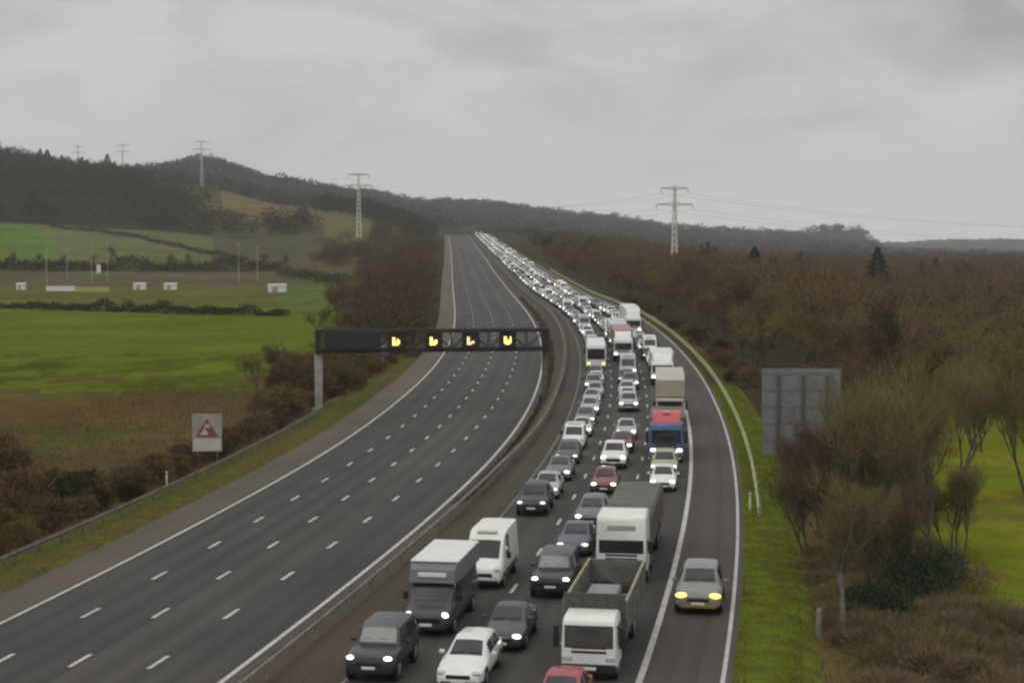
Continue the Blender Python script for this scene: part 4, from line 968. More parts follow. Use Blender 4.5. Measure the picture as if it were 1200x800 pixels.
def bush_geo(seed, h, r, n, leaf_w, leaf_l):
    """multi-stemmed mound of stems and leaf sprays, ragged outline"""
    rng = random.Random(seed); V = []; F = []
    lobes = [(rng.uniform(-.6, .6) * r, rng.uniform(-.6, .6) * r, rng.uniform(.35, .7) * h, rng.uniform(.35, .65)) for _ in range(7)]
    for k in range(n):
        lx, ly, lz, lr = rng.choice(lobes); d = rdir(rng, .2); q = rng.uniform(.3, 1.0) ** .5
        p = np.array([lx + d[0] * lr * r * q, ly + d[1] * lr * r * q, lz + d[2] * lr * h * .62 * q])
        if p[2] < .02: p[2] = rng.uniform(.02, .3) * h
        blades(V, F, p, d + rdir(rng, .8) * .7, rng.uniform(.5, 1.3) * leaf_l, leaf_w * rng.uniform(.5, 1.4), rng)
    for k in range(60):
        a_ = rng.uniform(0, 6.28); b_ = np.array([math.cos(a_), math.sin(a_), 0]) * rng.uniform(0, .3) * r
        blades(V, F, b_, np.array([math.cos(a_) * .5, math.sin(a_) * .5, 1.]), rng.uniform(.6, 1.0) * h, .02, rng)
    return V, F
def make_bush(name, seed, h, r, n, tm, leaf_w=.05, leaf_l=.35):
    V, F = bush_geo(seed, h, r, n, leaf_w, leaf_l)
    return mesh_obj(name, V, F, tm)
def put(o, x, y, sc=1.0, rz=0.0, label=None, cat=None, group=None, sink=.05):
    o.location = (x, y, tz(x, y) - sink); o.scale = (sc, sc, sc); o.rotation_euler = (0, 0, rz)
    return props(o, label, cat, group)
prg = random.Random(5)
BARE = [make_bare('bare_tree', 21 + k, 11, .9 + .1 * (k % 3), 2400, [TWIG, TWIG_LEFT, TWIG, TWIG_OLIVE, TWIG_RED][k], tw_l=.95, tw_w=.032) for k in range(5)]
YOUNG = [make_bare('young_tree', 41 + k, 7, .7, 1500, [TWIG_RED, TWIG_OLIVE, TWIG][k], stems=3, tw_l=.7, tw_w=.026, lean=.12) for k in range(3)]
SCRUB = [make_bush('scrub_bush', 81 + k, 1.3 + .3 * k, 2.3, 2600, (SCRUBT, TREE_FG, SCRUBT)[k], .014, .75) for k in range(3)]
SHRUB = [make_bush('shrub', 61 + k, 2.2, 1.9, 1500, [BRAMBLE, TWIG_RED, TWIG_OLIVE, HEDGE][k], .035, .5) for k in range(4)]
protos_used = {}
def inst(lst, k):
    o = lst[k % len(lst)]; key = o.name
    if key not in protos_used: protos_used[key] = 1; return o
    return copy_tree(o)
# --- belt of trees along the right-hand side of the motorway
n = 0; s = 96.0
TG = 'bare trees in the belt beside the right verge'
while s < 640:
    for row, u0 in enumerate((43.0 if s < 118 else 41.2, 49.5)):
        u = u0 + prg.uniform(-1.4, 2.2) + max(0, (130 - s)) * .12; ss = s + prg.uniform(-2, 2)
        p = P(ss, u); dist = p.y
        if 100 < dist < 142 and 13 < p.x < 28: continue
        o = inst(BARE, n * 7 + prg.randrange(5)); n += 1
        lab = 'bare brown tree in the front row of the belt along the right verge' if row == 0 else 'bare brown tree in the second row of the belt along the right verge'
        put(o, p.x, p.y, prg.uniform(.72, 1.12) * (1.0 if row else .82), prg.uniform(0, 6.28), lab, 'tree', TG + (' front row' if row == 0 else ' second row'))
    s += prg.uniform(5.0, 7.5) + s * .008
# low scrub in front of the belt
for k in range(46):
    s = 60 + k * 5.2 + prg.uniform(-2, 2); u = (39.0 if s < 112 else 37.2) + prg.uniform(0, 2.4); p = P(s, u)
    if 100 < p.y < 135 and 15 < p.x < 25: continue
    put(inst(SHRUB, k), p.x, p.y, prg.uniform(.5, 1.0), prg.uniform(0, 6.28), 'low brown shrub at the foot of the tree belt beyond the right crash barrier', 'shrub', 'shrubs at the foot of the right tree belt')
# --- foreground right: trees one can tell apart
def solo(o, px, d, sc, rz, label, cat='tree', group=None):
    p = G(px, d); return put(o, p.x, p.y, sc, rz, label, cat, group)
solo(make_bare('bare_tree', 101, 10.5, .8, 10000, TREE_FG, BARK, stems=6, tw_l=.95, tw_w=.010, up=.9, lean=.10), 1085, 80, 1.12, .4, 'large many-stemmed bare tree at the right, above the dark holly bush')
solo(make_bare('bare_tree', 102, 7.8, .8, 5200, TREE_FG, BARK_PALE, tw_l=.8, tw_w=.010, up=.7, lean=.02), 998, 67.5, 1, 1.4, 'slim bare tree with a pale trunk near the bottom right corner')
solo(make_bare('bare_tree', 103, 9.2, .9, 6500, TREE_FG, BARK, stems=3, tw_l=.8, tw_w=.011, up=.8, lean=.05), 1035, 101, 1, 2.2, 'three-stemmed grey-brown tree overlapping the right edge of the big sign')
solo(make_bare('bare_tree', 104, 8.4, 1., 6000, TREE_FG, BARK, stems=3, tw_l=.8, tw_w=.011, up=.8, lean=.06), 1128, 118, 1, .9, 'upright bare tree standing in front of the upper green meadow strip')
solo(make_bare('bare_tree', 105, 6.5, 1., 5500, TWIG_LEFT, BARK, stems=5, tw_l=.7, tw_w=.010, up=.6), 966, 84, 1, .2, 'short many-stemmed brown tree on the bank beside the lone hard shoulder car')
solo(make_bare('bare_tree', 106, 9.5, 1., 3800, TWIG_OLIVE, BARK, tw_l=.7, tw_w=.02), 1188, 150, 1, 1.0, 'bare tree at the right edge behind the green meadow')
solo(make_bare('bare_tree', 107, 8.0, 1., 3000, TWIG, BARK, stems=3, tw_l=.7, tw_w=.02), 985, 138, 1, 3.0, 'brown tree just behind the big grey sign')
for k, (px, d, h_, st, lab) in enumerate(((1062, 94, 9.5, 3, 'spreading grey-brown tree directly behind the large many-stemmed one'), (1105, 102, 9.0, 2, 'bare tree on the near edge of the green meadow'), (1150, 132, 8.5, 3, 'many-stemmed bare tree at the far edge of the right meadow'), (1010, 90, 8.0, 3, 'brown thin-stemmed tree between the sign and the slim pale-trunked tree'), (1215, 108, 9.5, 2, 'bare tree cut by the right edge beside the meadow'), (960, 102, 6.0, 4, 'low spreading russet tree under the left part of the big sign'), (1040, 76, 6.5, 4, 'low twiggy tree rising behind the holly bush'), (1120, 86, 5.5, 4, 'low twiggy tree right of the holly bush'))):
    solo(make_bare('bare_tree', 130 + k, h_, .85, 6500, (TWIG_LEFT, TREE_FG, TREE_FG, TWIG_LEFT, TREE_FG, TWIG_RED, TWIG_LEFT, TREE_FG)[k], BARK, stems=st + 1, tw_l=.8, tw_w=.011, lean=.06, up=.7), px, d, 1, k * 1.1, lab)
o = make_bush('holly_bush', 111, 3.0, 2.7, 4200, EVERGREEN, .05, .16); solo(o, 1072, 75, 1, 0, 'dark blue-green holly bush under the large bare tree', 'bush')
o = make_bush('holly_bush', 112, 2.2, 1.8, 2600, EVERGREEN, .05, .16); solo(o, 1030, 70, 1, 1, 'smaller dark evergreen bush beside the slim pale-trunked tree', 'bush')
for k in range(60):
    p = P(-8 + k * 1.05 + prg.uniform(-1, 1), 38.2 + prg.uniform(0, 1) ** 1.3 * 6.5); d = p.y; px = 600 + FP * p.x / d
    solo(inst(SCRUB, prg.randrange(3)), px, d, prg.uniform(.4, .85), prg.uniform(0, 6.28), 'fawn brown scrub bush on the bank between the verge and the bare trees', 'bush', 'scrub bushes on the right bank')
for k in range(46):
    px = prg.uniform(985, 1200); d = prg.uniform(60, 73)
    solo(inst(SCRUB, prg.randrange(3)), px, d, prg.uniform(.35, .75), prg.uniform(0, 6.28), 'low fawn scrub bush in the bottom right corner below the meadow', 'bush', 'scrub bushes in the bottom right corner')
for k in range(44):
    px = prg.uniform(985, 1225); d = prg.uniform(176, 330)
    solo(inst(YOUNG, k), px, d, prg.uniform(.8, 1.25), prg.uniform(0, 6.28), 'young bare tree in the scrubland beyond the right-hand meadow', 'tree', 'young trees beyond the right meadow')
# --- left side
for k in range(84):
    s = -12 + k * 1.85 + prg.uniform(-1, 1); u = -8.6 - prg.uniform(0, 2.4); p = P(s, u)
    put(inst(SHRUB, prg.choice((0, 0, 1, 2, 0, 1, 3))), p.x, p.y, prg.uniform(.5, .85) * (1.35 if s < 16 else 1), prg.uniform(0, 6.28), 'dark brown shrub in the hedge line behind the left roadside barrier', 'shrub', 'shrubs behind the left barrier')
for k, (px, d, sc) in enumerate(((-10, 104, 1.15), (22, 110, 1.35), (55, 113, 1.1), (80, 116, .95), (5, 124, 1.2), (-20, 130, 1.3))):
    o = copy_tree(SHRUB[3] if k in (2, 3) else SHRUB[0]); solo(o, px, d, sc, k * 1.3, ['darkest bramble thicket at the left edge of the picture by the barrier', 'tall bramble thicket second from the left edge', 'dark green bush at the right end of the left thicket', 'lowest dark green bush beside the white marker post', 'bramble thicket standing behind the tall one at left', 'rear bramble thicket cut by the left edge'][k], 'bush')
for k in range(70):
    d = prg.uniform(140, 225); lo = 285 + (d - 140) * .9; px = prg.uniform(lo, lo + 70)
    s_, u_ = su(np.array([(px - 600) / FP * d]), np.array([d]))
    if u_[0] > -9: continue
    solo(inst(SHRUB, prg.choice((0, 1, 2))), px, d, prg.uniform(.7, 1.35), prg.uniform(0, 6.28), 'russet shrub in the scrub around the left leg of the gantry', 'shrub', 'shrubs around the gantry leg')
for k in range(12):
    d = prg.uniform(185, 250); px = prg.uniform(372, 430)
    solo(inst(YOUNG, k), px, d, prg.uniform(.5, .8), prg.uniform(0, 6.28), 'russet young tree behind the message sign of the gantry', 'tree', 'young trees behind the gantry sign')
for k in range(86):
    s = 118 + (k / 86) ** 1.5 * 640 + prg.uniform(-3, 3); u = -7.6 - prg.uniform(0, 1) ** 1.6 * (10 if s < 220 else 20) - (2 if s < 220 else 0); p = P(s, u)
    o = inst(BARE, k + 2)
    put(o, p.x, p.y, prg.uniform(.62, .95) * (.62 if s < 190 else (.80 if s < 260 else 1.02)), prg.uniform(0, 6.28), 'bare reddish brown tree in the wood along the left verge beyond the gantry', 'tree', 'bare trees along the left verge beyond the gantry')
for k in range(60):
    s = 118 + k * 7; p = P(s, -6.2 - prg.uniform(0, 1.8)); put(inst(SHRUB, k % 3), p.x, p.y, prg.uniform(.5, .95), prg.uniform(0, 6.28), 'low shrub at the foot of the left wood beyond the gantry', 'shrub', 'shrubs at the foot of the left wood')
# hedges and field trees
def hedge(pts, h, w, n, label, bumps=()):
    rng = random.Random(len(label)); V = []; F = []; Q = [G(a_[0] + (b_[0] - a_[0]) * t_ / 8, a_[1] + (b_[1] - a_[1]) * t_ / 8) for a_, b_ in zip(pts, pts[1:]) for t_ in range(8)] + [G(*pts[-1])]; seg = [(Q[i + 1] - Q[i]).length for i in range(len(Q) - 1)]; tot = sum(seg); c0 = Q[0]
    for k in range(n):
        t_ = rng.random() * tot; i = 0; tt = t_
        while i < len(seg) - 1 and tt > seg[i]: tt -= seg[i]; i += 1
        q = Q[i].lerp(Q[i + 1], min(1, tt / seg[i])); hh = h * (.72 + .28 * math.sin(t_ * .21 + 1) * math.sin(t_ * .077) + .18 * math.sin(t_ * .9))
        for bt, bh, bw in bumps: hh += bh * math.exp(-((t_ / tot - bt) * tot / bw) ** 2)
        x, y = q.x + rng.uniform(-w, w), q.y + rng.uniform(-w, w); z = q.z
        p = np.array([x, y, z - .1 + hh * rng.random() ** .6]) - np.array(c0)
        blades(V, F, p, rdir(rng, .4), rng.uniform(.5, 1.2) * (.5 + h * .12), rng.uniform(.12, .3) * (.6 + h * .08), rng)
    o = mesh_obj('hedge', V, F, HEDGE); o.location = c0; props(o, label, 'hedge', 'field hedges on the left'); return o
hedge([(-60, 455), (0, 450), (120, 432), (200, 415), (335, 400)], 2.0, 1.3, 9000, 'dark ragged hedge along the far side of the bright green field', ((.47, 2.6, 2.2), (.55, 2.0, 2), (.68, 1.6, 4), (.9, 1.8, 2.5)))
hedge([(-70, 655), (0, 652), (70, 650)], 4.5, 2.2, 3500, 'dark hedge behind the rugby pitch at the left edge')
hedge([(70, 652), (200, 655), (330, 660)], 4.0, 2.5, 7000, 'dark hedge of small trees behind the goal posts and floodlights', ((.3, 3, 6), (.75, 3.5, 7)))
hedge([(60, 895), (140, 850), (215, 790), (290, 728)], 2.6, 1.5, 5000, 'thin hedge running diagonally down the upper field beside the pale track')
hedge([(330, 640), (400, 560), (425, 470)], 4, 3, 4000, 'hedge bending down towards the left wood beyond the white shed')
# stuff: woods
def wood(name, spots, hgt, r, nb, lw, ll, m_, label, seed=1):
    """a far wood: every tree a ragged clump of sprays over a short trunk"""
    rg = np.random.RandomState(seed); VS = []; n_t = len(spots)
    spots = np.array(spots); z0 = terrain_z(spots[:, 0], spots[:, 1])
    for (x, y), z in zip(spots, z0):
        h_ = hgt * rg.uniform(.5, 1.2); r_ = r * rg.uniform(.7, 1.2)
        d = rg.normal(size=(nb, 3)); d /= np.linalg.norm(d, axis=1)[:, None]; q = rg.uniform(.25, 1, nb)[:, None] ** .5
        p = d * q * np.array([r_, r_, h_ * .42]) + np.array([0, 0, h_ * .56]); p[:, 2] = np.maximum(p[:, 2], .2)
        dr_ = d * .6 + rg.normal(size=(nb, 3)) * .4 + np.array([0, 0, .45]); dr_ /= np.linalg.norm(dr_, axis=1)[:, None]
        a_ = np.cross(dr_, rg.normal(size=(nb, 3))); a_ /= np.linalg.norm(a_, axis=1)[:, None] + 1e-9
        l = ll * rg.uniform(.5, 1.3, nb)[:, None]; w = lw * rg.uniform(.5, 1.4, nb)[:, None]; m2 = p + dr_ * l * .45
        VS.append((np.stack([p, m2 + a_ * w, p + dr_ * l, m2 - a_ * w], 1) + np.array([x, y, z - .2])).reshape(-1, 3))
    V = np.concatenate(VS); F = np.arange(len(V)).reshape(-1, 4).tolist()
    o = mesh_obj(name, V, F, m_); props(o, label, 'woodland', None, 'stuff'); return o
def scatter(n, fn, seed):
    rg = random.Random(seed); out = []; k = 0
    while len(out) < n and k < n * 40:
        k += 1; q = fn(rg)
        if q is not None: out.append(q)
    return out
def f_right(rg):
    d = math.exp(rg.uniform(math.log(150), math.log(1150))); px = rg.uniform(640, 1260); x = (px - 600) / FP * d
    s, u = su(np.array([x]), np.array([d])); u = u[0]
    if u < 55 or (px > 1000 and d < 335 and rg.random() < .97) or (px > 985 and d < 180): return None
    if px > 1000 and 415 < d < 485 and rg.random() < .8: return None
    return (x, d)
wood('right_wood', scatter(1500, f_right, 3), 10.5, 4.2, 230, .085, 1.7, TWIG, 'brown winter wood filling the low ground right of the motorway', 3)
def f_left(rg):
    d = math.exp(rg.uniform(math.log(240), math.log(950))); px = rg.uniform(372, 528); x = (px - 600) / FP * d
    s, u = su(np.array([x]), np.array([d]))
    if u[0] > -8.2 or (d < 650 and px < 428) or (760 < d < 950 and px < 440): return None
    return (x, d)
wood('left_wood', scatter(360, f_left, 13), 8.2, 4.2, 210, .07, 1.5, TWIG_LEFT, 'brown winter wood left of the motorway beyond the gantry', 13)
def f_scrub(rg):
    d = rg.uniform(165, 340); px = rg.uniform(985, 1260)
    if 188 < d < 226 and px > 1045 and rg.random() < .75: return None
    return ((px - 600) / FP * d, d)
wood('right_scrub', scatter(330, f_scrub, 14), 4.5, 3.0, 220, .05, 1.1, TWIG_OLIVE, 'olive-brown scrub beyond the right-hand meadow', 14)
def f_right2(rg):
    d = math.exp(rg.uniform(math.log(700), math.log(2300))); px = rg.uniform(560, 1260); x = (px - 600) / FP * d
    s, u = su(np.array([x]), np.array([d]))
    if u[0] < 50 and d < 1380: return None
    return (x, d)
wood('plain_wood', scatter(900, f_right2, 4), 7.5, 5.5, 90, .25, 2.6, TWIG_DARK, 'grey-green woodland on the plain below the far ridge', 4)
def f_hill(rg):
    d = rg.uniform(900, 1560); px = rg.uniform(-90, 540)
    lim = 228 + 14 * math.sin(d * .02)
    ok = (px < 178 and d > 908) or (px < lim and 908 < d < 1130) or (225 < px < 372 and 905 < d < 985) or (372 <= px < 530 and d > 1010) or (262 < px < 372 and 1270 < d < 1560 and rg.random() < .4) or (178 <= px < 262 and 1130 < d < 1560 and rg.random() < .12)
    if not ok: return None
    x = (px - 600) / FP * d
    s, u = su(np.array([x]), np.array([d]))
    if u[0] > -12: return None
    return (x, d)
wood('hillside_wood', scatter(1500, f_hill, 6), 11.5, 5.0, 130, .2, 2.2, HILLWOOD, 'dark grey-brown winter wood covering the hillside at the left', 6)
def f_ridge(rg):
    d = rg.uniform(1500, 3400); px = rg.uniform(120, 1030)
    if d < 1750 and px > 540: return None
    return ((px - 600) / FP * d, d)
wood('ridge_wood', scatter(2600, f_ridge, 8), 12, 8.5, 46, .8, 4.5, RIDGEWOOD, 'dark woodland cloaking the long far ridge', 8)
def f_far(rg):
    d = rg.uniform(4700, 6000); px = rg.uniform(1025, 1300); return ((px - 600) / FP * d, d)
wood('far_hill_wood', scatter(500, f_far, 9), 11, 16, 30, 2.2, 9, RIDGEWOOD, 'pale hazy woodland on the farthest hill at the right', 9)
# trees on the left skyline and field edges, and the dark evergreens on the right skyline
CON = [make_conifer(201, 15, 11, NEEDLES), make_conifer(202, 13, 10, NEEDLES)]
for k, (px, d, sc, lab) in enumerate(((1028, 480, 1.12, 'dark pointed conifer standing above the wood under the gap in the far hills'), (884, 500, 1.12, 'dark broad conifer left of the pointed one on the right skyline'), (1096, 620, .85, 'small conifer right of the pointed one'))):
    o = CON[k] if k < 2 else copy_tree(CON[0]); solo(o, px, d, sc, k, lab)
DARKT = make_bare('broad_tree', 77, 13, 1.1, 3200, TWIG_DARK, tw_l=1.1, tw_w=.06)
for k, (px, d, sc, lab) in enumerate(((936, 540, 1.12, 'round bare tree between the two dark conifers on the right skyline'), (822, 560, 1.2, 'dark tree right of the pylon in the right wood'), (842, 600, 1.05, 'second dark tree right of the pylon'), (1085, 520, .95, 'bare tree right of the pointed conifer'), (690, 620, 1.0, 'dark tree left of the right-hand pylon'), (640, 700, 1.0, 'dark tree beside the queue where it climbs the hill'), (1135, 500, 1.0, 'bare tree standing over the olive clearing at right'))):
    o = DARKT if k == 0 else copy_tree(DARKT); solo(o, px, d, sc, k * 1.7, lab)
for k, (px, d, sc) in enumerate(((-2, 1310, 1.5), (12, 1330, 1.1), (50, 1320, 1.15), (58, 1300, 1.3), (75, 1335, 1.1), (98, 1310, 1.15), (128, 1305, 1.3), (136, 1325, 1.05))):
    solo(copy_tree(CON[k % 2]), px, d, sc * .95, k, 'dark conifer breaking the skyline of the left hill wood', 'tree', 'conifers on the left skyline')
for k in range(14):
    px = 20 + k * 29 + prg.uniform(-8, 8); d = prg.uniform(655, 690); solo(copy_tree(BARE[k % 5]), px, d, prg.uniform(.45, .75), k, 'bare tree in the field boundary behind the rugby ground', 'tree', 'bare trees behind the rugby ground')
# --- grass and weeds on the verges
def blade_cloud(P0, D, L, W_, rg):
    D = D / np.linalg.norm(D, axis=1)[:, None]; A_ = np.cross(D, rg.normal(size=D.shape)); A_ /= np.linalg.norm(A_, axis=1)[:, None] + 1e-9
    L = L[:, None]; W_ = W_[:, None]; M2 = P0 + D * L * .45
    return np.stack([P0, M2 + A_ * W_, P0 + D * L, M2 - A_ * W_], 1).reshape(-1, 3)
def tufts(name, u0, u1, s0, s1, n, hh, w, m_, label, seed, fade=True):
    rg = np.random.RandomState(seed); s = s0 + (s1 - s0) * rg.rand(n) ** (1.6 if fade else 1); u = rg.uniform(u0, u1, n); x, y, h = xyh(s)
    X = x + u * np.cos(h); Y = y - u * np.sin(h); z = terrain_z(X, Y); on = ((u > 34.3) & (u < 38.4)) | ((u > -7) & (u < -3.3)) | ((u > 15) & (u < 19))
    z = np.where(on, np.maximum(z, surf(s, np.clip(u, -3.3, 34.4)) - .04), z)
    D = rg.normal(size=(n, 3)); D[:, 2] = np.abs(D[:, 2]) + 1.3
    V = blade_cloud(np.stack([X, Y, z - .03], 1), D, rg.uniform(.5, 1.4, n) * hh, w * rg.uniform(.6, 1.5, n), rg)
    o = mesh_obj(name, V, np.arange(len(V)).reshape(-1, 4).tolist(), m_); props(o, label, 'grass', None, 'stuff')
tufts('verge_grass', 34.5, 37.1, -20, 150, 26000, .16, .022, GRASSB, 'green grass growing on the right verge', 1)
tufts('bank_grass', 36.7, 47, -20, 130, 12000, .38, .02, DRYGRASS, 'rough brown grass on the bank behind the right verge', 2)
tufts('left_verge_grass', -7.0, -3.2, -20, 170, 11000, .2, .03, GRASSB, 'thin green grass on the left verge', 3)
tufts('rough_grass', -34, -8, -10, 130, 16000, .5, .03, DRYGRASS, 'rough brown grass in the field behind the left barrier', 4, False)
tufts('reserve_weeds', 15.6, 16.5, 40, 330, 5000, .35, .04, plant_mat('reserve_weed_stems', (.035, .032, .018), (.060, .056, .026)), 'dark weeds growing along the central reserve', 5)

# ------------------------------------------------------------------ barriers, gantry, signs, pylons
WBEAM = [(-.035, -.155), (-.035, -.11), (.045, -.075), (.045, -.03), (-.03, 0), (.045, .03), (.045, .075), (-.035, .11), (-.035, .155)]
def rail_mesh(s0, s1, uf, hgt, side, step=2.0):
    """corrugated beam following the road; side = +1 / -1: the way its face looks"""
    V = []; F = []; ss = np.arange(s0, s1 + .01, step); prof = WBEAM + [(a_ - .012, b_) for a_, b_ in reversed(WBEAM)]; n = len(prof)
    for s in ss:
        u = uf(s); x, y, h = xyh(s); z = float(surf(s, min(max(u, -3.3), 34.4)))
        for du, dz in prof: V.append((x + (u + side * du) * math.cos(h), y - (u + side * du) * math.sin(h), z + hgt + dz))
    for i in range(len(ss) - 1):
        for j in range(n): F.append((i * n + j, i * n + (j + 1) % n, (i + 1) * n + (j + 1) % n, (i + 1) * n + j))
    F += [tuple(range(n)), tuple(len(V) - n + j for j in range(n))]
    return V, F
def barrier(name, label, s0, s1, uf, sides, mrail, mpost, hgt=.62, pitch=3.2, smax_post=260, low=False):
    root = empty(name, P(s0, min(max(uf(s0), -3.3), 34.4)))
    inv = Vector(root.location)
    for sd, hg in [(q, hgt) for q in sides] + ([(sides[0], hgt - .34)] if low else []):
        V, F = rail_mesh(s0, s1, (lambda s, sd=sd: uf(s) + sd * .13), hg, sd)
        V = [tuple(Vector(v_) - inv) for v_ in V]; mesh_obj('rail', V, F, mrail, root)
    s = s0 + .5; k = 0; allp = MB()
    while s < s1:
        u = uf(s); p = P(s, min(max(u, -3.3), 34.4)); x, y, h = xyh(s); q = Vector((float(x + u * math.cos(h)), float(y - u * math.sin(h)), p.z)) - inv
        g = MB() if k < 70 else allp; g.box(q.x - .05, q.x + .05, q.y - .06, q.y + .06, q.z - .4, q.z + hgt + .12)
        if k < 70: mesh_obj('post', g.v, g.f, mpost, root)
        k += 1; s += pitch
    if allp.v: o = mesh_obj('far_posts', allp.v, allp.f, mpost, root); o['kind'] = 'stuff'
    return props(root, label, 'crash barrier')
barrier('crash_barrier', 'long brown steel barrier down the central reserve between the two carriageways', -60, 1290, lambda s: 16.75 + 1.3 * float(_sm(np.clip((s - 10) / 70, 0, 1))), (-1, 1), STEEL_B, STEEL_B)
barrier('crash_barrier', 'greenish curved steel barrier along the right verge ending beside the marker post', 31.5, 520, lambda s: UC2 + HS + 1.35, (-1,), STEEL_G, STEEL_G, .60, low=True)
barrier('crash_barrier', 'thin weathered steel barrier along the left verge in front of the dark shrubs', -50, 98, lambda s: -6.3, (1,), mat('dull_brown_rail', (.17, .15, .12), .8, var=.35, scale=1.2), mat('dull_brown_post', (.10, .09, .07), .8), .58)
# central reserve lower beam plate seen from the right (twin-height)
def marker_post(s, u, label, h=1.0, refl=True):
    root = empty('marker_post', P(s, min(max(u, -3.3), 34.4))); x, y, hd = xyh(s); root.location.x = float(x + u * math.cos(hd)); root.location.y = float(y - u * math.sin(hd)); root.rotation_euler = (0, 0, -hd)
    if u > 40 or u < -8: root.location.z = tz(root.location.x, root.location.y)
    g = MB(); g.box(-.065, .065, -.04, .04, -.2, h, 0, .02) if refl else g.tube((0, 0, -.2), (0, 0, h), .15, .11, n=9); g.build('post', WHITEP if refl else mat('weathered_pale_wood', (.26, .24, .19), .9, var=.3), root)
    if refl: g = MB(); g.box(-.045, .045, -.052, -.035, h - .24, h - .08, 0, .006); g.build('reflector', mat('red_reflector', (.4, .03, .02), .3), root)
    return props(root, label, 'marker post')
marker_post(34.5, UC2 + HS + .75, 'white marker post at the near end of the right crash barrier', 1.05)
marker_post(50, -7.6, 'white marker post among the shrubs left of the road, nearer the roadworks sign', 1.1)
marker_post(19, -7.4, 'white marker post beside the dark green bush at left', 1.1)
o = marker_post(-1.0, 42.4, 'pale stubby post in the brambles beside the slim pale-trunked tree', 1.2, False); o.location = G(964, 69)
# gantry over the left carriageway
GS0, GS1 = 105.0, 110.0
gl = P(GS0, -3.3); x, y, h = xyh(GS0); UL = -7.6
A0 = Vector((float(x + UL * math.cos(h)), float(y - UL * math.sin(h)), 0)); A0.z = tz(A0.x, A0.y)
x, y, h = xyh(GS1); B0 = Vector((float(x + 16.4 * math.cos(h)), float(y - 16.4 * math.sin(h)), float(surf(GS1, 16.4)) - .1))
ax_ = (B0 - A0); span = math.hypot(ax_.x, ax_.y); rot = math.atan2(ax_.y, ax_.x)
gan = empty('signal_gantry', A0, (0, 0, rot)); props(gan, 'dark lattice gantry with four lit amber signals spanning the empty carriageway', 'gantry')
zb, zt_ = 6.2, 8.65
def lat(mb, y_, z0, z1, x0, x1, n, r):
    for k in range(n):
        xa = x0 + (x1 - x0) * k / n; xb = x0 + (x1 - x0) * (k + 1) / n
        mb.tube((xa, y_, z0 if k % 2 else z1), (xb, y_, z1 if k % 2 else z0), r, n=5)
        mb.tube((xa, y_, z0), (xa, y_, z1), r, n=5)
g = MB()
for yy in (-.7, .7):
    g.box(-.2, span + .2, yy - .17, yy + .17, zb, zb + .46, 0, .03); g.box(-.2, span + .2, yy - .15, yy + .15, zt_ - .36, zt_, 0, .03); lat(g, yy, zb + .3, zt_ - .3, 0, span, 12, .055)
g.box(-.35, .2, -.9, .9, zb - .12, zt_ + .05, 0, .03); g.box(span - .2, span + .35, -.9, .9, zb - .12, zt_ + .05, 0, .03)
g.build('truss', DARKST, gan)
g = MB(); g.box(0, span, -.5, .5, zb + .42, zb + .50); g.build('walkway', mat('gantry_grating', (.06, .055, .05), .8), gan)
g = MB(); g.box(-.42, .42, -.42, .42, -.3, zb - .1, 0, .06); o = g.build('column', PALEST, gan)
g = MB(); g.box(-.7, .7, -.7, .7, -.35, .25, 0, .04); g.build('column_base', mat('gantry_concrete', (.28, .27, .25), .9, var=.3), gan)
dzr = B0.z - A0.z
g = MB(); g.box(span - .26, span + .26, -.32, .32, dzr - .3, zb - .1, 0, .05); g.build('column', mat('brown_green_steel', (.12, .115, .09), .8, var=.3), gan)  # right-hand column, slimmer, in dark brownish-green steel
g = MB(); g.box(.7, 6.6, -1.22, -.86, zb + .28, zt_ - .18, 0, .05); o = g.build('message_sign', mat('message_sign_case', (.008, .014, .014), .6), gan)
g = MB(); g.box(1.0, 6.3, -1.25, -1.215, zb + .55, zt_ - .45, 0, .01); g.build('display_face', mat('blank_display_face', (.010, .016, .018), .4), o)
LIT = mat('lit_amber_pixels', (.9, .8, .3), .3, emit=(1.0, .74, .16), es=2.4)
LITD = mat('dim_amber_pixels', (.8, .8, .5), .3, emit=(1.0, .82, .36), es=1.3)
SIGM = mat('signal_case', (.014, .010, .009), .6)
GLY = ["11000", "11010", "11011", "11111", "11111", "11110"], ["11000", "11000", "11011", "11111", "11111", "11110"], ["11000", "11000", "11000", "11011", "11111", "11100"], ["11001", "11001", "11011", "11111", "11111", "01110"]
for k, px in enumerate((463, 506, 549, 592)):
    xs = (px - 374.5) / (637 - 374.5) * span; c = MB(); c.box(xs - .95, xs + .95, -1.12, -.86, zb + .35, zt_ - .25, 0, .06); o = c.build('lane_signal', SIGM, gan)
    g = MB()
    for r_, row in enumerate(GLY[k]):
        for q, ch in enumerate(row):
            if ch == '1': g.box(xs - .42 + q * .165, xs - .42 + q * .165 + .125, -1.15, -1.11, zt_ - .82 - r_ * .15 - .112, zt_ - .82 - r_ * .15)
    g.build('lit_pixels', LITD if k == 2 else LIT, o)
    g = MB(); g.box(xs - .95, xs + .95, -1.36, -1.12, zt_ - .27, zt_ - .22, 0, .01); g.build('hood', SIGM, o)
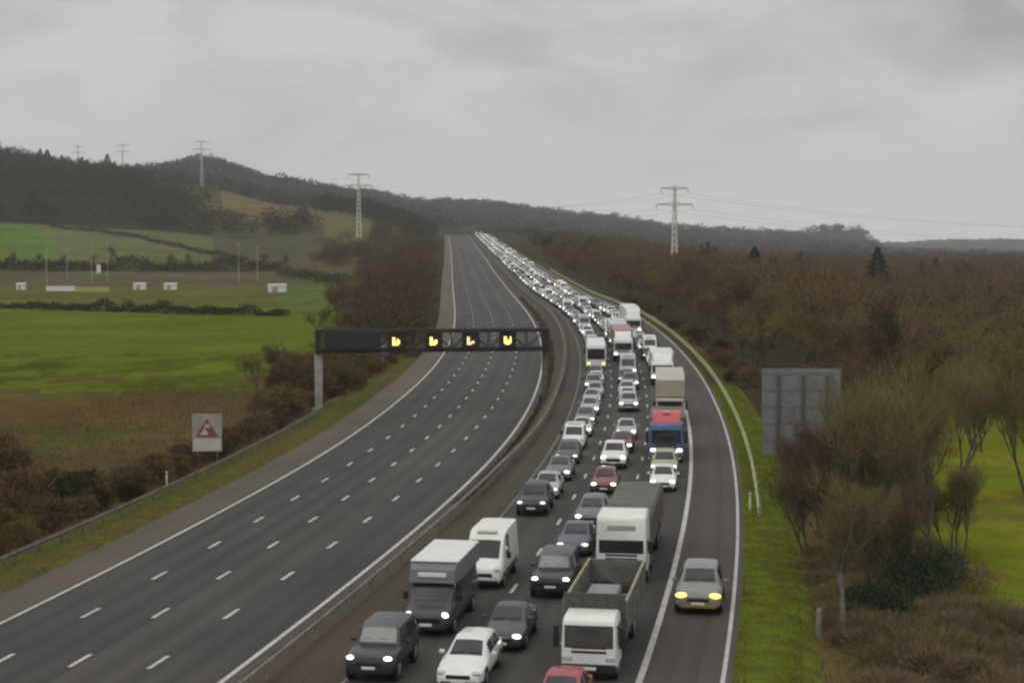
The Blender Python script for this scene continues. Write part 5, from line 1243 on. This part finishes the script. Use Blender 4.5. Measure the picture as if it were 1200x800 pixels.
# roadworks board
p = P(62, -8.1); p.z = tz(p.x, p.y)
b_ = empty('roadworks_sign', p, (0, 0, .12)); b_.scale = (.93, .93, .93); props(b_, 'white roadside board with a red warning triangle over a blank white plate', 'road sign')
g = MB()
for sx in (-.85, .85): g.tube((sx, .06, -.4), (sx, .06, 4.7), .06, n=8)
mesh_obj('post', g.v[:len(g.v) // 2], g.f[:len(g.f) // 2], STEEL, b_, smooth_=True); n_ = len(g.v) // 2
mesh_obj('post', g.v[n_:], [tuple(i - n_ for i in f_) for f_ in g.f[len(g.f) // 2:]], STEEL, b_, smooth_=True)
g = MB(); g.box(-1.28, 1.28, -.03, .02, 1.45, 4.75, 0, .012); g.build('board', mat('pinkish_grey_board', (.34, .30, .29), .6, var=.25, scale=.8), b_)
g = MB(); g.box(-1.2, 1.2, -.045, -.026, 1.52, 2.55, 0, .008); g.build('plate', mat('dull_white_plate', (.52, .51, .46), .6, var=.15), b_)
g = MB(); g.add([(-1.0, -.05, 2.72), (1.0, -.05, 2.72), (0, -.05, 4.35), (-1.0, -.034, 2.72), (1.0, -.034, 2.72), (0, -.034, 4.35)], [(0, 1, 2), (5, 4, 3), (0, 3, 4, 1), (1, 4, 5, 2), (2, 5, 3, 0)]); g.build('red_triangle', mat('faded_sign_red', (.22, .06, .06), .6), b_)
g = MB(); g.add([(-.62, -.06, 2.92), (.18, -.06, 2.92), (-.22, -.06, 3.5), (-.62, -.048, 2.92), (.18, -.048, 2.92), (-.22, -.048, 3.5)], [(0, 1, 2), (5, 4, 3), (0, 3, 4, 1), (1, 4, 5, 2), (2, 5, 3, 0)]); g.box(-.2, .24, -.06, -.048, 3.55, 3.85); g.build('pictogram', mat('pale_sign_symbol', (.5, .46, .43), .6), b_)
# small blue sign behind the gantry leg
p = P(150, -6.4); p.z = tz(p.x, p.y)
b_ = empty('blue_sign', p, (0, 0, -.05)); props(b_, 'small blue-grey sign on a post under the gantry message sign', 'road sign')
g = MB(); g.tube((0, .05, -.4), (0, .05, 4.4), .06, n=8); g.build('post', STEEL, b_)
g = MB(); g.box(-.85, .85, -.03, .02, 2.4, 4.5, 0, .02); g.build('panel', mat('dull_blue_panel', (.10, .125, .16), .5, var=.25), b_)
g = MB(); g.box(-.4, .4, -.045, -.026, 2.6, 3.7, 0, .02); g.build('symbol', mat('pale_blue_symbol', (.22, .25, .29), .5), b_)
# back of the large direction sign on the right
DS = 124.0; p = G(940, DS); b_ = empty('direction_sign', p, (0, 0, -.02)); props(b_, 'large grey sign seen from its blank back among the trees at the right', 'road sign')
w2, z0_, z1_ = 46 / FP * DS, 17.84 - 258 / FP * DS - p.z, 17.84 - 147 / FP * DS - p.z
g = MB(); g.box(-w2, w2, -.03, .03, z0_, z1_, 0, .02); g.build('panel', mat('grey_sign_back', (.20, .20, .20), .6, .1, var=.22, scale=.8), b_)
for xx in (-w2 * .58, w2 * .05, w2 * .66):
    g = MB(); g.box(xx - .09, xx + .09, -.28, -.06, -1.2, z1_ - .5, 0, .01); g.build('post', mat('sign_post_steel', (.10, .105, .105), .6, .2, var=.3), b_)
g = MB()
for k in range(6): z = z0_ + .4 + k * (z1_ - z0_ - .8) / 5; g.box(-w2 + .1, w2 - .1, -.06, -.028, z - .05, z + .05)
g.build('stiffener', mat('stiffener_steel', (.15, .155, .16), .6, .2), b_)
# rugby ground
def thing_mb(name, px, d, label, cat, parts, rz=0, group=None):
    b_ = empty(name, G(px, d), (0, 0, rz)); props(b_, label, cat, group)
    for nm, fn, m_ in parts:
        g = MB(); fn(g); g.build(nm, m_, b_)
    return b_
GP = mat('pale_goal_paint', (.36, .37, .33), .6)
b_ = thing_mb('goal_posts', 117, 600, 'tall pale rugby goal posts beyond the far hedge', 'goal posts', [('post', lambda g: g.tube((-2.9, 0, 0), (-2.9, 0, 16.5), .11, .09), GP), ('post', lambda g: g.tube((2.9, 0, 0), (2.9, 0, 16.5), .11, .09), GP), ('crossbar', lambda g: g.tube((-2.9, 0, 3.2), (2.9, 0, 3.2), .09), GP)])
g = MB(); g.box(-.9, .9, -.25, .25, 2.0, 4.6, 0, .05); g.box(-.7, .7, -.25, .25, .3, 1.7, 0, .05)
b_ = thing_mb('scoreboard', 116, 625, 'small white scoreboard standing between the goal posts', 'scoreboard', [('board', lambda g: g.box(-.8, .8, -.1, .1, 2.0, 5.2, 0, .03), WHITEP), ('leg', lambda g: g.box(-.7, -.6, -.05, .05, -.2, 2.02), STEEL), ('leg', lambda g: g.box(.6, .7, -.05, .05, -.2, 2.02), STEEL)])
for px, d, hh, lab in ((55, 590, 17, 'leftmost and tallest floodlight mast at the rugby ground'), (79, 615, 11, 'short floodlight mast between the tallest mast and the goal posts'), (280, 600, 14, 'taller floodlight mast at the right end of the rugby ground'), (302, 610, 12, 'rightmost floodlight mast at the rugby ground')):
    thing_mb('floodlight_mast', px, d, lab, 'floodlight', [('pole', lambda g: g.tube((0, 0, -.3), (0, 0, hh), .14, .08), GP), ('lamp_head', lambda g: (g.box(-.8, .8, -.12, .12, hh - .1, hh + .02, 0, .02), g.box(-.75, -.3, -.3, .1, hh - .05, hh + .32, 0, .04), g.box(.3, .75, -.3, .1, hh - .05, hh + .32, 0, .04)), GP)], 0, 'floodlights of the rugby ground')
def hoarding(px0, px1, d, m_, lab):
    wd = (px1 - px0) / FP * d / 2
    thing_mb('touchline_hoarding', (px0 + px1) / 2, d, lab, 'hoarding', [('board', lambda g: g.box(-wd, wd, -.05, .05, .15, 1.9, 0, .02), m_), ('strut', lambda g: [g.box(x - .05, x + .05, .05, .5, 0, 1.2) for x in np.linspace(-wd + .3, wd - .3, 5)], STEEL)])
hoarding(54, 88, 560, WHITEP, 'long white touchline hoarding below the goal posts'); hoarding(88.5, 128, 560, mat('dull_yellow_board', (.42, .40, .10), .6, var=.2), 'dull yellow touchline hoarding right of the white one')
def shelter(px, d, w_, h_, lab):
    thing_mb('white_shelter', px, d, lab, 'shelter', [('wall', lambda g: g.box(-w_, w_, -.9, .9, -.1, h_, 0, .04), WHITEP), ('roof', lambda g: g.loft([[(-w_ - .15, -1.05, h_), (w_ + .15, -1.05, h_), (w_ + .15, -1.05, h_ + .08), (-w_ - .15, -1.05, h_ + .08)], [(-w_ - .15, 1.05, h_ + .3), (w_ + .15, 1.05, h_ + .3), (w_ + .15, 1.05, h_ + .4), (-w_ - .15, 1.05, h_ + .4)]]), mat('pale_shelter_roof', (.6, .6, .57), .6)), ('doorway', lambda g: g.box(-w_ * .5, w_ * .1, -.93, -.88, -.05, h_ * .75, 0, .01), mat('grey_doorway', (.3, .3, .28), .7))])
shelter(164, 575, 2.1, 2.0, 'white touchline shelter, left one of the pair on the pitch edge'); shelter(200, 575, 2.2, 2.0, 'white touchline shelter, right one of the pair on the pitch edge')
shelter(325, 560, 3.1, 2.4, 'white shed standing alone at the edge of the brighter right part of the pitch'); shelter(25, 565, 1.5, 2.0, 'white hut near the left edge in line with the hoardings')
# pylons
def pylon(px, d, hh, lab):
    b_ = empty('pylon', G(px, d), (0, 0, .15)); props(b_, lab, 'pylon'); zz = [0, hh * .28, hh * .55, hh * .8, hh]; ww = [1.15, .9, .7, .5, .32]
    low = mat('pale_pylon_steel', (.66, .66, .63), .6, 0); hi = mat('grey_pylon_steel', (.30, .30, .30), .6, .2)
    g = MB()
    for i in range(4):
        for sx, sy in ((-1, -1), (1, -1), (1, 1), (-1, 1)): g.tube((sx * ww[i], sy * ww[i], zz[i]), (sx * ww[i + 1], sy * ww[i + 1], zz[i + 1]), .17, .14, n=4)
        st_ = 4 if i < 2 else 3
        for k in range(st_):
            ta, tb = k / st_, (k + 1) / st_
            for (ax0, ay0), (ax1, ay1) in (((-1, -1), (1, -1)), ((1, -1), (1, 1)), ((1, 1), (-1, 1)), ((-1, 1), (-1, -1))):
                wa = ww[i] + (ww[i + 1] - ww[i]) * ta; wb_ = ww[i] + (ww[i + 1] - ww[i]) * tb; za = zz[i] + (zz[i + 1] - zz[i]) * ta; zb_ = zz[i] + (zz[i + 1] - zz[i]) * tb
                g.tube((ax0 * wa, ay0 * wa, za), (ax1 * wb_, ay1 * wb_, zb_), .09, n=4); g.tube((ax1 * wa, ay1 * wa, za), (ax0 * wb_, ay0 * wb_, zb_), .09, n=4)
    g.build('tower', low, b_, smooth_=False)
    for z, L in ((hh * .98, 5.0), (hh * .81, 6.8)):
        g = MB()
        for sx in (-1, 1):
            for yy in (-.4, .4): g.tube((0, yy, z - .5), (sx * L, 0, z), .14, n=4); g.tube((0, yy, z + .5), (sx * L, 0, z), .12, n=4)
            for k in range(1, 4): x_ = sx * L * k / 4; g.tube((x_, 0, z - .5 * (1 - k / 4)), (x_, 0, z + .5 * (1 - k / 4)), .08, n=4)
        arm = g.build('crossarm', hi, b_, smooth_=False)
        for sx in (-1, 1): g = MB(); g.tube((sx * L, 0, z), (sx * L, 0, z - 1.9), .12, n=5); g.build('insulator', hi, arm)
    return b_, hh
PY = [pylon(790, 600, 34.5, 'steel pylon with two crossarms rising from the wood at the right'), pylon(421, 800, 31.5, 'steel pylon with a pale shaft above the tan clearing left of the motorway'),
      pylon(238, 1300, 36.5, 'steel pylon standing on the bare slope of the left hill'), pylon(146, 1500, 34, 'faint pylon on the skyline left of the slope pylon'), pylon(94, 1700, 36, 'farthest faint pylon, leftmost on the skyline')]
bpy.context.view_layer.update()
def cable(a_, b_, sag, lab):
    g = MB(); n = 14; pts = [a_.lerp(b_, k / n) - Vector((0, 0, sag * 4 * (k / n) * (1 - k / n))) for k in range(n + 1)]
    for q, r_ in zip(pts, pts[1:]): g.tube(q - a_, r_ - a_, .03, n=4, cap=False)
    o = g.build('power_cable', mat('cable_grey', (.16, .16, .16), .6), None); o.location = a_; props(o, lab, 'power cable', 'power cables')
def tip(k, sx, lvl):
    b_, hh = PY[k]; z, L = ((hh * .98, 5.0), (hh * .81, 6.8))[lvl]; return b_.matrix_world @ Vector((sx * L, 0, z - 1.9))
for k, (a_, b_, nm) in enumerate(((2, 1, 'from the slope pylon to the pylon above the tan clearing'), (1, 0, 'over the motorway between the two nearest pylons'))):
    for sx in (-1, 1):
        for lvl in (0, 1): cable(tip(a_, sx, lvl), tip(b_, sx, lvl), 9, '%s %s grey cable %s' % ('upper' if lvl == 0 else 'lower', 'left' if sx < 0 else 'right', nm))
for sx in (-1, 1):
    for lvl in (0, 1):
        a_ = tip(0, sx, lvl); cable(a_, Vector((a_.x + 330, a_.y + 190, a_.z - 5)), 9, '%s %s grey cable running off right from the nearest pylon' % ('upper' if lvl == 0 else 'lower', 'left' if sx < 0 else 'right'))
# ------------------------------------------------------------------ wet grey air
hz = MB(); hz.box(-11000, 11000, -400, 6600, -60, 330)
hm = bpy.data.materials.new('haze_air'); hm.use_nodes = True; t = hm.node_tree; t.nodes.clear()
vo = N(t, 'ShaderNodeVolumePrincipled'); vo.inputs['Color'].default_value = (.95, .95, .95, 1); vo.inputs['Density'].default_value = 1.35e-4; vo.inputs['Anisotropy'].default_value = .0
ou = N(t, 'ShaderNodeOutputMaterial'); t.links.new(vo.outputs[0], ou.inputs['Volume'])
o = mesh_obj('haze', hz.v, hz.f, hm); o['kind'] = 'stuff'; o['label'] = 'thin grey damp haze over the valley'; o['category'] = 'haze'
